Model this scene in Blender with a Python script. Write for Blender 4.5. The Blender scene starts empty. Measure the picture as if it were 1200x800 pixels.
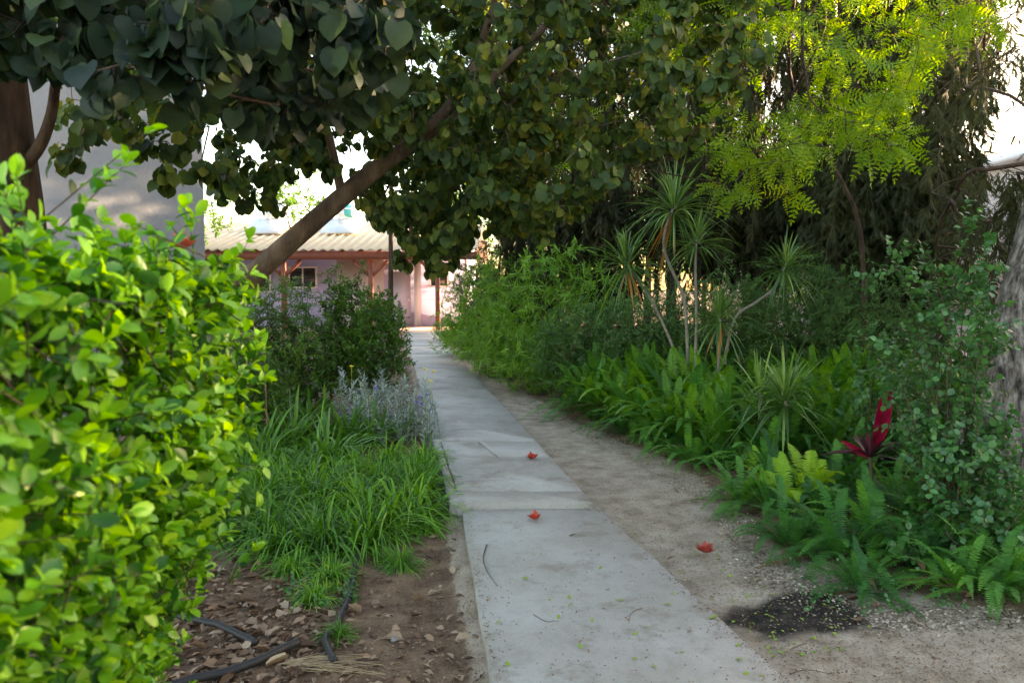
import bpy, math, random
import numpy as np
from mathutils import Vector
rng = np.random.default_rng(7); random.seed(7)
S = bpy.context.scene
R = math.radians
# ------------------------------------------------------------------ camera, sky, sun, exposure
CAMZ, FPX, HROW = 1.5, 900.0, 338.0
PITCH = math.atan((400 - HROW) / FPX)
cd = bpy.data.cameras.new('camera'); cam = bpy.data.objects.new('camera', cd); S.collection.objects.link(cam)
cam.location = (0, 0, CAMZ); cam.rotation_euler = (math.pi / 2 - PITCH, 0, 0)
cd.sensor_width = 36; cd.lens = 36 * FPX / 1200; cd.clip_end = 2000; cd.clip_start = 0.05
cd.dof.use_dof = True; cd.dof.focus_distance = 5.5; cd.dof.aperture_fstop = 5.2
S.camera = cam
SUN_EL, SUN_AZ = R(9), R(62)          # azimuth measured from +Y towards +X
w = bpy.data.worlds.new('World'); S.world = w; w.use_nodes = True
nt = w.node_tree; bg = nt.nodes['Background']; sky = nt.nodes.new('ShaderNodeTexSky')
sky.sky_type = 'NISHITA'; sky.sun_disc = False; sky.sun_elevation = SUN_EL; sky.sun_rotation = SUN_AZ
sky.air_density = 1.0; sky.dust_density = 2.0; sky.ozone_density = 1.0
nt.links.new(sky.outputs[0], bg.inputs[0]); bg.inputs[1].default_value = 0.15
sl = bpy.data.lights.new('sun', 'SUN'); so = bpy.data.objects.new('sun', sl); S.collection.objects.link(so)
sl.energy = 5.0; sl.angle = R(0.6); sl.color = (1.0, 0.80, 0.55)
sd = Vector((math.sin(SUN_AZ) * math.cos(SUN_EL), math.cos(SUN_AZ) * math.cos(SUN_EL), math.sin(SUN_EL)))
so.rotation_euler = sd.to_track_quat('Z', 'Y').to_euler()
S.view_settings.view_transform = 'Standard'; S.view_settings.look = 'None'
S.view_settings.exposure = 3.3; S.view_settings.gamma = 1.0
S.view_settings.use_white_balance = True; S.view_settings.white_balance_temperature = 7700; S.view_settings.white_balance_tint = 17   # camera set for open shade
S.render.engine = 'CYCLES'
S.cycles.max_bounces = 8; S.cycles.transparent_max_bounces = 4

# ------------------------------------------------------------------ helpers
cp_, sp_ = math.cos(PITCH), math.sin(PITCH)
def P(px, row, D):
    """point seen at photo pixel (px,row) standing at real distance D ahead"""
    x = (px - 600) / FPX; z = (400 - row) / FPX
    dy = cp_ + z * sp_; dz = z * cp_ - sp_
    return np.array([x / dy * D, D, CAMZ + dz / dy * D])
def G(px, row, z=0.0):
    x = (px - 600) / FPX; zz = (400 - row) / FPX
    dy = cp_ + zz * sp_; dz = zz * cp_ - sp_
    t = (z - CAMZ) / dz
    return np.array([x * t, dy * t, z])
def nz(v):
    v = np.asarray(v, float); return v / (np.linalg.norm(v, axis=-1, keepdims=True) + 1e-9)

class MB:
    def __init__(s): s.v = []; s.l = []; s.t = []; s.n = 0; s.m = []
    def add(s, v, f, mi=0):
        """v (n,3); f (m,k) int"""
        v = np.asarray(v, float).reshape(-1, 3); f = np.asarray(f, int)
        s.v.append(v); s.l.append((f + s.n).ravel()); s.t.append(np.full(len(f), f.shape[1])); s.n += len(v)
        s.m.append(np.full(len(f), mi))
    def scatter(s, tv, tf, pos, d, n, sc, wide=None):
        pos = np.asarray(pos, float); k = len(pos)
        if k == 0: return
        d = nz(d); n = np.asarray(n, float); n = nz(n - (n * d).sum(-1, keepdims=True) * d); b = np.cross(n, d)
        sc = np.broadcast_to(np.asarray(sc, float), (k,)); wd = sc if wide is None else sc * wide
        V = (pos[:, None] + sc[:, None, None] * tv[None, :, 0:1] * d[:, None] + wd[:, None, None] * tv[None, :, 1:2] * b[:, None]
             + sc[:, None, None] * tv[None, :, 2:3] * n[:, None])
        F = tf[None] + (np.arange(k) * len(tv))[:, None, None]
        s.add(V.reshape(-1, 3), F.reshape(-1, tf.shape[1]))
    def tube(s, pts, rad, sides=6, cap=True):
        pts = np.asarray(pts, float); k = len(pts); rad = np.broadcast_to(np.asarray(rad, float), (k,))
        T = nz(np.gradient(pts, axis=0)); ref = np.array([0.0, 0, 1]) if abs(T[0, 2]) < .9 else np.array([1.0, 0, 0])
        a = np.zeros_like(pts); u = nz(np.cross(T[0], ref))
        for i in range(k):
            u = nz(u - (u @ T[i]) * T[i]); a[i] = u
        b = np.cross(T, a); th = np.arange(sides) * 2 * math.pi / sides
        V = pts[:, None] + rad[:, None, None] * (np.cos(th)[None, :, None] * a[:, None] + np.sin(th)[None, :, None] * b[:, None])
        i = np.arange(k - 1)[:, None] * sides; j = np.arange(sides)[None]; j2 = (j + 1) % sides
        s.add(V.reshape(-1, 3), np.stack([i + j, i + j2, i + sides + j2, i + sides + j], -1).reshape(-1, 4))
        if cap and k > 1:
            base = s.n - k * sides
            s.l.append(base + np.arange(sides)[::-1]); s.t.append(np.array([sides])); s.m.append(np.array([0]))
            s.l.append(base + (k - 1) * sides + np.arange(sides)); s.t.append(np.array([sides])); s.m.append(np.array([0]))
    def box(s, lo, hi, mi=0):
        x0, y0, z0 = lo; x1, y1, z1 = hi
        v = [(x0, y0, z0), (x1, y0, z0), (x1, y1, z0), (x0, y1, z0), (x0, y0, z1), (x1, y0, z1), (x1, y1, z1), (x0, y1, z1)]
        s.add(v, [(0, 3, 2, 1), (4, 5, 6, 7), (0, 1, 5, 4), (1, 2, 6, 5), (2, 3, 7, 6), (3, 0, 4, 7)], mi)
    def build(s, name, mat, parent=None, smooth=True, local=False, origin=None):
        V = np.concatenate(s.v) if s.v else np.zeros((0, 3)); L = np.concatenate(s.l); T = np.concatenate(s.t); M = np.concatenate(s.m)
        o0 = np.zeros(3)
        if parent is not None: o0 = ORG[parent.name]
        if origin is not None: o0 = np.asarray(origin, float)
        if local: o0 = np.zeros(3)
        me = bpy.data.meshes.new(name)
        me.vertices.add(len(V)); me.vertices.foreach_set('co', (V - o0).astype(np.float32).ravel())
        me.loops.add(len(L)); me.loops.foreach_set('vertex_index', L.astype(np.int32))
        me.polygons.add(len(T)); st = np.concatenate([[0], np.cumsum(T)[:-1]])
        me.polygons.foreach_set('loop_start', st.astype(np.int32)); me.polygons.foreach_set('loop_total', T.astype(np.int32))
        if smooth: me.polygons.foreach_set('use_smooth', np.ones(len(T), bool))
        for q in (mat if isinstance(mat, (list, tuple)) else [mat]): me.materials.append(q)
        me.polygons.foreach_set('material_index', M.astype(np.int32))
        me.update(calc_edges=True); me.validate()
        ob = bpy.data.objects.new(name, me); S.collection.objects.link(ob)
        if parent is not None: ob.parent = parent; ORG[ob.name] = ORG[parent.name]
        elif origin is not None: ob.location = origin; ORG[ob.name] = o0
        else: ORG[ob.name] = np.zeros(3)
        return ob
ORG = {}
def tag(o, label=None, cat=None, group=None, kind=None):
    if label: o['label'] = label
    if cat: o['category'] = cat
    if group: o['group'] = group
    if kind: o['kind'] = kind
    return o
def thing(name, label, cat, loc=(0, 0, 0), group=None):
    o = bpy.data.objects.new(name, None); S.collection.objects.link(o); o.location = loc; o.empty_display_size = .1
    ORG[o.name] = np.array(loc, float); return tag(o, label, cat, group)
def dup(root, loc, rz=0, sc=1, label=None, group=None, tilt=(0, 0)):
    r = root.copy(); S.collection.objects.link(r); r.location = loc; r.rotation_euler = (tilt[0], tilt[1], rz); r.scale = (sc, sc, sc)
    if label: r['label'] = label
    if group: r['group'] = group
    for ch in root.children:
        c = ch.copy(); S.collection.objects.link(c); c.parent = r
        for g in ch.children:
            d = g.copy(); S.collection.objects.link(d); d.parent = c
    return r

# ------------------------------------------------------------------ materials
def mat(name):
    m = bpy.data.materials.new(name); m.use_nodes = True; n = m.node_tree.nodes; l = m.node_tree.links
    return m, n, l, n['Principled BSDF'], n['Material Output']
def ramp(n, cols, pos=None):
    r = n.new('ShaderNodeValToRGB'); e = r.color_ramp.elements
    k = len(cols); pos = pos or [i / (k - 1) for i in range(k)]
    while len(e) < k: e.new(.5)
    for i, c in enumerate(cols): e[i].position = pos[i]; e[i].color = (*c, 1)
    return r
def leafmat(name, cols, trans=.35, rough=.5, spec=.4, clump=1.5, pos=None, tcol=None, wobble=.35, objrand=False, veins=False):
    m, n, l, b, out = mat(name)
    geo = n.new('ShaderNodeNewGeometry'); tc = n.new('ShaderNodeTexCoord')
    nb = n.new('ShaderNodeTexNoise'); nb.inputs['Scale'].default_value = clump; nb.inputs['Detail'].default_value = 2
    l.new(tc.outputs['Object'], nb.inputs['Vector'])
    mx = n.new('ShaderNodeMath'); mx.operation = 'MULTIPLY_ADD'; mx.inputs[1].default_value = wobble
    l.new(geo.outputs['Random Per Island'], mx.inputs[0])
    sc = n.new('ShaderNodeMath'); sc.operation = 'MULTIPLY_ADD'; sc.inputs[1].default_value = 1.6 * (1 - wobble); sc.inputs[2].default_value = -.3 * (1 - wobble)
    l.new(nb.outputs[0], sc.inputs[0]); l.new(sc.outputs[0], mx.inputs[2])
    fac = mx
    if objrand:
        oi = n.new('ShaderNodeObjectInfo'); a = n.new('ShaderNodeMath'); a.operation = 'MULTIPLY_ADD'; a.inputs[1].default_value = .35
        l.new(oi.outputs['Random'], a.inputs[0]); a2 = n.new('ShaderNodeMath'); a2.operation = 'SUBTRACT'; l.new(mx.outputs[0], a2.inputs[0]); a2.inputs[1].default_value = .17
        l.new(a2.outputs[0], a.inputs[2]); fac = a
    r = ramp(n, cols, pos); l.new(fac.outputs[0], r.inputs[0])
    col = r.outputs[0]
    hs = n.new('ShaderNodeHueSaturation'); l.new(col, hs.inputs['Color'])
    nf = n.new('ShaderNodeTexNoise'); nf.inputs['Scale'].default_value = 60; nf.inputs['Detail'].default_value = 3
    l.new(tc.outputs['Object'], nf.inputs['Vector'])
    v = n.new('ShaderNodeMapRange'); v.inputs[3].default_value = .75; v.inputs[4].default_value = 1.25; l.new(nf.outputs[0], v.inputs[0]); l.new(v.outputs[0], hs.inputs['Value'])
    l.new(hs.outputs[0], b.inputs['Base Color'])
    b.inputs['Roughness'].default_value = rough; b.inputs['Specular IOR Level'].default_value = spec
    t = n.new('ShaderNodeBsdfTranslucent'); h2 = n.new('ShaderNodeHueSaturation'); h2.inputs['Hue'].default_value = .485; h2.inputs['Saturation'].default_value = 1.1; h2.inputs['Value'].default_value = 1.5
    l.new(hs.outputs[0], h2.inputs['Color']); l.new(h2.outputs[0], t.inputs[0])
    ms = n.new('ShaderNodeMixShader'); ms.inputs[0].default_value = trans
    l.new(b.outputs[0], ms.inputs[1]); l.new(t.outputs[0], ms.inputs[2]); l.new(ms.outputs[0], out.inputs[0])
    return m
def surfmat(name, cols, scale=6, rough=.8, bump=.3, bscale=40, stretch=(1, 1, 1), spec=.3, detail=6, bdist=.01, pos=None):
    m, n, l, b, out = mat(name)
    tc = n.new('ShaderNodeTexCoord'); mp = n.new('ShaderNodeMapping'); mp.inputs['Scale'].default_value = stretch
    l.new(tc.outputs['Object'], mp.inputs[0])
    a = n.new('ShaderNodeTexNoise'); a.inputs['Scale'].default_value = scale; a.inputs['Detail'].default_value = detail; a.inputs['Roughness'].default_value = .65
    l.new(mp.outputs[0], a.inputs['Vector']); r = ramp(n, cols, pos); l.new(a.outputs[0], r.inputs[0]); l.new(r.outputs[0], b.inputs['Base Color'])
    b.inputs['Roughness'].default_value = rough; b.inputs['Specular IOR Level'].default_value = spec
    if bump:
        c = n.new('ShaderNodeTexNoise'); c.inputs['Scale'].default_value = bscale; c.inputs['Detail'].default_value = 5; l.new(mp.outputs[0], c.inputs['Vector'])
        bp = n.new('ShaderNodeBump'); bp.inputs['Strength'].default_value = bump; bp.inputs['Distance'].default_value = bdist
        l.new(c.outputs[0], bp.inputs['Height']); l.new(bp.outputs[0], b.inputs['Normal'])
    return m
def plain(name, c, rough=.6, spec=.4, metal=0):
    k = [tuple(x * f for x in c) for f in (.8, 1, 1.15)]
    m = surfmat(name, k, scale=3, rough=rough, bump=.1, spec=spec); m.node_tree.nodes['Principled BSDF'].inputs['Metallic'].default_value = metal; return m

M = {}
M['bark'] = surfmat('grey_brown_bark', [(.05, .03, .02), (.12, .078, .05), (.25, .17, .11)], 9, .85, .9, 30, (1, 1, .35), bdist=.015, pos=[.3, .5, .72])
M['bark_dark'] = surfmat('dark_bark', [(.02, .013, .01), (.07, .042, .028), (.13, .085, .055)], 8, .9, .9, 24, (1, 1, .3), bdist=.02, pos=[.3, .5, .7])
M['bark_big'] = surfmat('rough_grey_bark', [(.03, .025, .022), (.18, .15, .13), (.36, .32, .28)], 16, .9, 1.0, 20, (1, 1, .25), bdist=.10, pos=[.38, .5, .64])
M['stem'] = surfmat('grey_cane', [(.12, .105, .085), (.23, .205, .17), (.33, .30, .26)], 12, .7, .5, 60, (1, 1, 2.5))
M['twig'] = surfmat('brown_twig', [(.05, .03, .018), (.12, .08, .05)], 20, .8, .2)
M['greenstem'] = plain('green_stem', (.10, .15, .04), .6)
M['hedge'] = leafmat('hedge_leaf', [(.008, .045, .006), (.026, .14, .010), (.085, .28, .012), (.175, .38, .016), (.22, .12, .04)], .36, .4, .4, 7, pos=[.10, .36, .62, .93, .99], wobble=.7)
M['hedge_tip'] = leafmat('hedge_young_leaf', [(.085, .29, .015), (.20, .44, .025), (.32, .51, .05)], .42, .36, .5, 8, wobble=.6)
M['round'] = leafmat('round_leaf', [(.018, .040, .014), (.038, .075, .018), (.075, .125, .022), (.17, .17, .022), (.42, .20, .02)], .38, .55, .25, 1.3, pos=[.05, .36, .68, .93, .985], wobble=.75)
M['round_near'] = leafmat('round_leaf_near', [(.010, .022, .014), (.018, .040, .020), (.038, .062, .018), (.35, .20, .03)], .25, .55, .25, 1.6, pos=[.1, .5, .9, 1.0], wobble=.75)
M['feather'] = leafmat('pinnate_leaf', [(.04, .10, .012), (.10, .22, .016), (.20, .32, .018), (.42, .40, .02)], .5, .5, .3, 1.0, pos=[.1, .4, .7, 1.0], wobble=.3)
M['conifer'] = leafmat('cypress_spray', [(.012, .016, .007), (.028, .034, .013), (.055, .058, .02), (.12, .05, .02)], .2, .7, .2, .9, pos=[.15, .45, .75, .95], wobble=.45)
M['conifer_b'] = leafmat('pale_cypress_spray', [(.018, .026, .010), (.045, .052, .02), (.08, .088, .028), (.13, .065, .028)], .25, .7, .2, 1.2, pos=[.1, .45, .8, .97], wobble=.45)
M['ever'] = leafmat('evergreen_leaf', [(.012, .035, .016), (.028, .07, .028), (.05, .12, .035)], .25, .45, .4, 1.2, wobble=.5)
M['fern'] = leafmat('fern_leaf', [(.016, .08, .018), (.04, .17, .028), (.10, .29, .035), (.20, .38, .035)], .38, .5, .35, 2.2, pos=[.1, .45, .75, 1.0], wobble=.2, objrand=True)
M['fern_l'] = leafmat('light_fern_leaf', [(.02, .085, .014), (.055, .18, .02), (.13, .30, .025), (.25, .40, .035)], .4, .5, .3, 2.2, pos=[.1, .4, .7, 1.0], wobble=.2, objrand=True)
M['fern_y'] = leafmat('yellow_fern_leaf', [(.10, .26, .02), (.22, .42, .03), (.36, .50, .04)], .42, .5, .3, 3, wobble=.2, objrand=True)
M['fern_dry'] = leafmat('dry_fern_leaf', [(.10, .06, .03), (.22, .14, .07)], .2, .7, .1, 3)
M['blade'] = leafmat('lily_grass_blade', [(.03, .11, .014), (.07, .22, .02), (.16, .38, .03), (.34, .48, .07)], .35, .42, .4, 4, pos=[.1, .45, .8, 1.0], wobble=.6, objrand=True)
M['strap'] = leafmat('strap_leaf', [(.03, .11, .016), (.075, .21, .026), (.16, .34, .045)], .3, .38, .5, 4, wobble=.6)
M['silver'] = leafmat('silver_leaf', [(.16, .21, .18), (.30, .35, .31), (.46, .50, .46)], .15, .75, .2, 6, wobble=.6)
M['shrub'] = leafmat('shrub_leaf', [(.024, .065, .012), (.05, .13, .016), (.11, .24, .02), (.2, .36, .025)], .35, .4, .4, 2.0, pos=[.15, .5, .8, 1.0], wobble=.4)
M['willow'] = leafmat('narrow_leaf', [(.05, .15, .02), (.12, .29, .03), (.21, .40, .045), (.32, .46, .06)], .35, .5, .35, 1.6, pos=[.1, .45, .8, 1.0], wobble=.35)
M['rose'] = leafmat('rosemary_leaf', [(.03, .08, .022), (.065, .15, .038), (.12, .24, .055)], .25, .6, .3, 1.8, wobble=.4)
M['drac'] = leafmat('dracaena_blade', [(.04, .11, .025), (.09, .2, .04), (.2, .32, .07), (.34, .36, .16)], .3, .38, .5, 4, pos=[.1, .5, .85, 1.0], wobble=.8)
M['dead'] = leafmat('dead_blade', [(.35, .14, .04), (.5, .25, .08)], .2, .7, .2, 4)
M['ti'] = leafmat('maroon_blade', [(.035, .016, .02), (.09, .022, .035), (.16, .05, .065)], .25, .35, .5, 6, wobble=.7)
M['ti_red'] = leafmat('crimson_blade', [(.20, .006, .018), (.36, .012, .035)], .35, .35, .5, 6)
M['climb'] = leafmat('small_round_leaf', [(.02, .085, .028), (.045, .155, .04), (.09, .25, .055)], .3, .38, .5, 3, wobble=.6)
M['litter'] = leafmat('dry_leaf_litter', [(.07, .04, .025), (.15, .09, .055), (.26, .17, .11), (.40, .30, .21)], .1, .8, .2, 8, wobble=.9)
M['chips'] = leafmat('pale_chaff', [(.12, .09, .06), (.30, .24, .17), (.5, .43, .33)], .1, .8, .2, 8, wobble=.9)
M['petal'] = leafmat('coral_petal', [(.38, .05, .035), (.55, .10, .06), (.62, .22, .13)], .3, .5, .3, 20)
M['petal_old'] = leafmat('faded_coral_petal', [(.35, .06, .04), (.5, .10, .07)], .2, .6, .3, 20)
M['yellow'] = plain('yellow_petal', (.7, .55, .05)); M['purple'] = plain('violet_petal', (.18, .12, .5))
M['greenleaf'] = leafmat('fresh_fallen_leaf', [(.14, .26, .03), (.30, .40, .06)], .2, .5, .3, 8)
M['hose'] = surfmat('black_hose', [(.012, .012, .013), (.035, .033, .032)], 20, .5, .2, 60)
M['stone'] = surfmat('grey_stone', [(.12, .11, .10), (.3, .28, .26)], 9, .85, .4)
M['straw'] = leafmat('dry_straw', [(.3, .2, .11), (.5, .38, .24)], .1, .7, .2, 8)

def concrete():
    m, n, l, b, out = mat('weathered_concrete')
    tc = n.new('ShaderNodeTexCoord')
    def N(sc, det=6, rg=.6):
        a = n.new('ShaderNodeTexNoise'); a.inputs['Scale'].default_value = sc; a.inputs['Detail'].default_value = det; a.inputs['Roughness'].default_value = rg
        l.new(tc.outputs['Object'], a.inputs['Vector']); return a.outputs[0]
    r = ramp(n, [(.265, .24, .205), (.335, .315, .28), (.385, .375, .35)], [.3, .5, .7]); l.new(N(1.4), r.inputs[0])
    r2 = ramp(n, [(.55, .5, .43), (1, 1, 1)], [.38, .52]); l.new(N(9, 12, .8), r2.inputs[0])
    r3 = ramp(n, [(.45, .43, .40), (.95, .95, .95), (1.1, 1.1, 1.1)], [.34, .45, .7]); l.new(N(170, 5, .7), r3.inputs[0])
    a = n.new('ShaderNodeMix'); a.data_type = 'RGBA'; a.blend_type = 'MULTIPLY'; a.inputs[0].default_value = .35; l.new(r.outputs[0], a.inputs[6]); l.new(r2.outputs[0], a.inputs[7])
    c = n.new('ShaderNodeMix'); c.data_type = 'RGBA'; c.blend_type = 'MULTIPLY'; c.inputs[0].default_value = .8; l.new(a.outputs[2], c.inputs[6]); l.new(r3.outputs[0], c.inputs[7])
    r4 = ramp(n, [(.62, .56, .48), (1, 1, 1)], [.40, .46]); l.new(N(3.1, 10, .75), r4.inputs[0])
    e = n.new('ShaderNodeMix'); e.data_type = 'RGBA'; e.blend_type = 'MULTIPLY'; e.inputs[0].default_value = .55; l.new(c.outputs[2], e.inputs[6]); l.new(r4.outputs[0], e.inputs[7]); c = e
    vo = n.new('ShaderNodeTexVoronoi'); vo.feature = 'DISTANCE_TO_EDGE'; vo.inputs['Scale'].default_value = .55
    dz = n.new('ShaderNodeMix'); dz.data_type = 'RGBA'; dz.inputs[0].default_value = .12; nz_ = n.new('ShaderNodeTexNoise'); nz_.inputs['Scale'].default_value = 5; nz_.inputs['Detail'].default_value = 8
    l.new(tc.outputs['Object'], nz_.inputs['Vector']); l.new(tc.outputs['Object'], dz.inputs[6]); l.new(nz_.outputs['Color'], dz.inputs[7]); l.new(dz.outputs[2], vo.inputs['Vector'])
    r5 = ramp(n, [(.35, .32, .28), (1, 1, 1)], [.0, .0035]); l.new(vo.outputs['Distance'], r5.inputs[0])
    e = n.new('ShaderNodeMix'); e.data_type = 'RGBA'; e.blend_type = 'MULTIPLY'; e.inputs[0].default_value = .0; l.new(c.outputs[2], e.inputs[6]); l.new(r5.outputs[0], e.inputs[7]); c = e
    l.new(c.outputs[2], b.inputs['Base Color']); b.inputs['Roughness'].default_value = .62; b.inputs['Specular IOR Level'].default_value = .4
    bp = n.new('ShaderNodeBump'); bp.inputs['Strength'].default_value = .35; bp.inputs['Distance'].default_value = .004
    l.new(N(55, 8, .75), bp.inputs['Height']); l.new(bp.outputs[0], b.inputs['Normal'])
    return m
M['concrete'] = concrete()
def soil():
    m, n, l, b, out = mat('garden_soil')
    tc = n.new('ShaderNodeTexCoord')
    def N(sc, det=8, rg=.65):
        a = n.new('ShaderNodeTexNoise'); a.inputs['Scale'].default_value = sc; a.inputs['Detail'].default_value = det; a.inputs['Roughness'].default_value = rg
        l.new(tc.outputs['Object'], a.inputs['Vector']); return a.outputs[0]
    def A(nm):
        a = n.new('ShaderNodeAttribute'); a.attribute_name = nm; return a.outputs['Fac']
    def mixc(f, x, y, bl='MIX'):
        a = n.new('ShaderNodeMix'); a.data_type = 'RGBA'; a.blend_type = bl
        if isinstance(f, float): a.inputs[0].default_value = f
        else: l.new(f, a.inputs[0])
        l.new(x, a.inputs[6]); l.new(y, a.inputs[7]); return a.outputs[2]
    nn = N(5)
    pale = ramp(n, [(.22, .17, .12), (.34, .275, .205), (.44, .37, .29)], [.32, .5, .68]); l.new(nn, pale.inputs[0])
    bed = ramp(n, [(.075, .048, .03), (.17, .11, .07), (.28, .19, .12)], [.32, .5, .7]); l.new(nn, bed.inputs[0])
    wet = ramp(n, [(.010, .008, .007), (.03, .023, .018), (.07, .055, .045)], [.35, .52, .7]); l.new(N(14), wet.inputs[0])
    def sharpen(a, lo, hi):
        ad = n.new('ShaderNodeMath'); ad.operation = 'ADD'; l.new(a, ad.inputs[0])
        k = n.new('ShaderNodeMath'); k.operation = 'MULTIPLY_ADD'; k.inputs[1].default_value = .9; k.inputs[2].default_value = -.45; l.new(N(6, 8, .7), k.inputs[0]); l.new(k.outputs[0], ad.inputs[1])
        mr = n.new('ShaderNodeMapRange'); mr.interpolation_type = 'SMOOTHSTEP'; mr.inputs[1].default_value = lo; mr.inputs[2].default_value = hi; l.new(ad.outputs[0], mr.inputs[0]); return mr.outputs[0]
    c = mixc(sharpen(A('bed'), .35, .65), pale.outputs[0], bed.outputs[0])
    c = mixc(sharpen(A('wet'), .28, .78), c, wet.outputs[0])
    sp = ramp(n, [(.4, .37, .33), (.95, .95, .95), (1.15, 1.12, 1.1)], [.36, .48, .66]); l.new(N(75, 6, .75), sp.inputs[0])
    c = mixc(.8, c, sp.outputs[0], 'MULTIPLY')
    l.new(c, b.inputs['Base Color']); b.inputs['Roughness'].default_value = .9; b.inputs['Specular IOR Level'].default_value = .2
    bp = n.new('ShaderNodeBump'); bp.inputs['Strength'].default_value = .8; bp.inputs['Distance'].default_value = .02
    l.new(N(28, 10, .75), bp.inputs['Height']); l.new(bp.outputs[0], b.inputs['Normal'])
    return m
M['soil'] = soil()
M['lilac'] = surfmat('lilac_plaster', [(.36, .34, .54), (.42, .39, .58)], 1.5, .85, .15, 60)
M['greywall'] = surfmat('grey_render', [(.22, .225, .24), (.27, .275, .29), (.32, .32, .34)], 2.5, .9, .6, 30)
M['pink'] = surfmat('pink_plaster', [(.46, .38, .34), (.55, .47, .42)], 1.5, .85, .2, 40)
M['redwood'] = surfmat('red_brown_timber', [(.14, .04, .025), (.24, .075, .045)], 6, .6, .2, 30, (1, 1, .3))
M['rooftile'] = surfmat('tan_roof_sheet', [(.42, .29, .18), (.56, .42, .28), (.62, .50, .36)], 3, .7, .1)
M['white'] = plain('white_paint', (.72, .72, .74)); M['glass'] = plain('dark_window_pane', (.03, .035, .045), .1, .6)
M['palewall'] = surfmat('off_white_plaster', [(.46, .43, .46), (.54, .51, .55)], 1.5, .85, .15, 60); M['door'] = plain('pale_grey_door', (.40, .40, .52)); M['panel'] = plain('solar_panel_glass', (.5, .5, .5), .2, .6)
M['teal'] = plain('teal_tank', (.05, .4, .42)); M['tilepave'] = surfmat('pink_paving', [(.5, .3, .24), (.6, .42, .35)], 4, .7, .1)

# ------------------------------------------------------------------ leaf templates (length along +X, width Y, normal Z)
def leaf_t(prof, nseg=4, width=.5, fold=.12, curve=-.15, start=.0):
    t = np.linspace(0, 1, nseg + 1); W = np.interp(t, np.linspace(0, 1, len(prof)), prof) * width * .5
    z = curve * t * t
    v = np.stack([np.stack([t, -W, z + W * fold * 2], -1), np.stack([t, 0 * t, z], -1), np.stack([t, W, z + W * fold * 2], -1)], 1)
    v[:, :, 0] += start
    f = []
    for i in range(nseg):
        a = i * 3; f += [(a, a + 3, a + 4, a + 1), (a + 1, a + 4, a + 5, a + 2)]
    return v.reshape(-1, 3), np.array(f)
T_OVAL = leaf_t([.12, .75, 1, .9, .25], 4, .60, .15, -.12)
T_OVAL2 = leaf_t([.3, 1, .6, .0], 2, .5, .15, -.1)
T_LANCE = leaf_t([.3, 1, .7, .0], 3, .16, .1, -.2)
T_BLADE = leaf_t([.6, 1, 1, .9, .7, .45, .0], 6, .05, .3, -.5)
def round_t():
    # heart-shaped blade with a petiole notch; centre fan in two rings
    k = 12; th = np.linspace(-math.pi, math.pi, k, endpoint=False)
    r = .52 * (1 + .06 * np.cos(th)); r = np.where(np.abs(np.abs(th) - math.pi) < .1, .30, r)
    x = .5 + r * np.cos(th); y = r * np.sin(th) * 1.0; tipb = np.exp(-(th / .22) ** 2) * .10; x = x + tipb
    z = .22 * np.abs(y) - .22 * x * x + .04 * np.sin(5 * y)
    c = np.array([[.42, 0, -.03]])
    mid = np.stack([.42 + (x - .42) * .5, y * .5, .05 * np.abs(y * .5) - .05 * x], -1)
    v = np.concatenate([c, mid, np.stack([x, y, z], -1)]); f = []
    for i in range(k):
        j = (i + 1) % k; f.append((1 + i, 1 + k + i, 1 + k + j, 1 + j))
    t = [(0, 1 + i, 1 + (i + 1) % k, 1 + (i + 1) % k) for i in range(k)]
    return v, np.array(f), np.array([(0, 1 + i, 1 + (i + 1) % k) for i in range(k)])
_rv, _rf, _rt = round_t()
def scatter_round(mb, pos, d, n, sc):
    # quads then fan tris share vertices
    base = mb.n; mb.scatter(_rv, _rf, pos, d, n, sc)
    k = len(pos); F = _rt[None] + (np.arange(k) * len(_rv))[:, None, None] + base
    mb.l.append(F.ravel()); mb.t.append(np.full(k * len(_rt), 3)); mb.m.append(np.zeros(k * len(_rt), int))
def rot_leaf(dx, dy, ang, L, W, z=0):
    v, f = leaf_t([.3, 1, .8, .1], 2, W, .1, -.06); v = v * np.array([L, L, L]); c, s_ = math.cos(ang), math.sin(ang)
    return np.stack([dx + v[:, 0] * c - v[:, 1] * s_, dy + v[:, 0] * s_ + v[:, 1] * c, v[:, 2] + z], -1), f
def pinnate_t(pairs=8, L=.16, W=.45, arch=-.25):
    V = []; F = []; n = 0
    for i in range(pairs):
        x = .14 + .8 * i / (pairs - 1); s_ = L * (1 - .35 * abs(i / (pairs - 1) - .45) * 2)
        for sg in (-1, 1):
            v, f = rot_leaf(x, 0, sg * R(68), s_, W, arch * x * x); V.append(v); F.append(f + n); n += len(v)
    v, f = rot_leaf(.97, 0, 0, L * .8, W, arch); V.append(v); F.append(f + n); n += len(v)
    st = np.array([[0, -.006, 0], [0, .006, 0], [.5, .005, arch * .25], [.5, -.005, arch * .25], [1, .002, arch], [1, -.002, arch]]); V.append(st); F.append(np.array([(0, 3, 2, 1), (3, 5, 4, 2)]) + n)
    return np.concatenate(V), np.concatenate(F)
T_PIN = pinnate_t(6, .24, .46)
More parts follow.
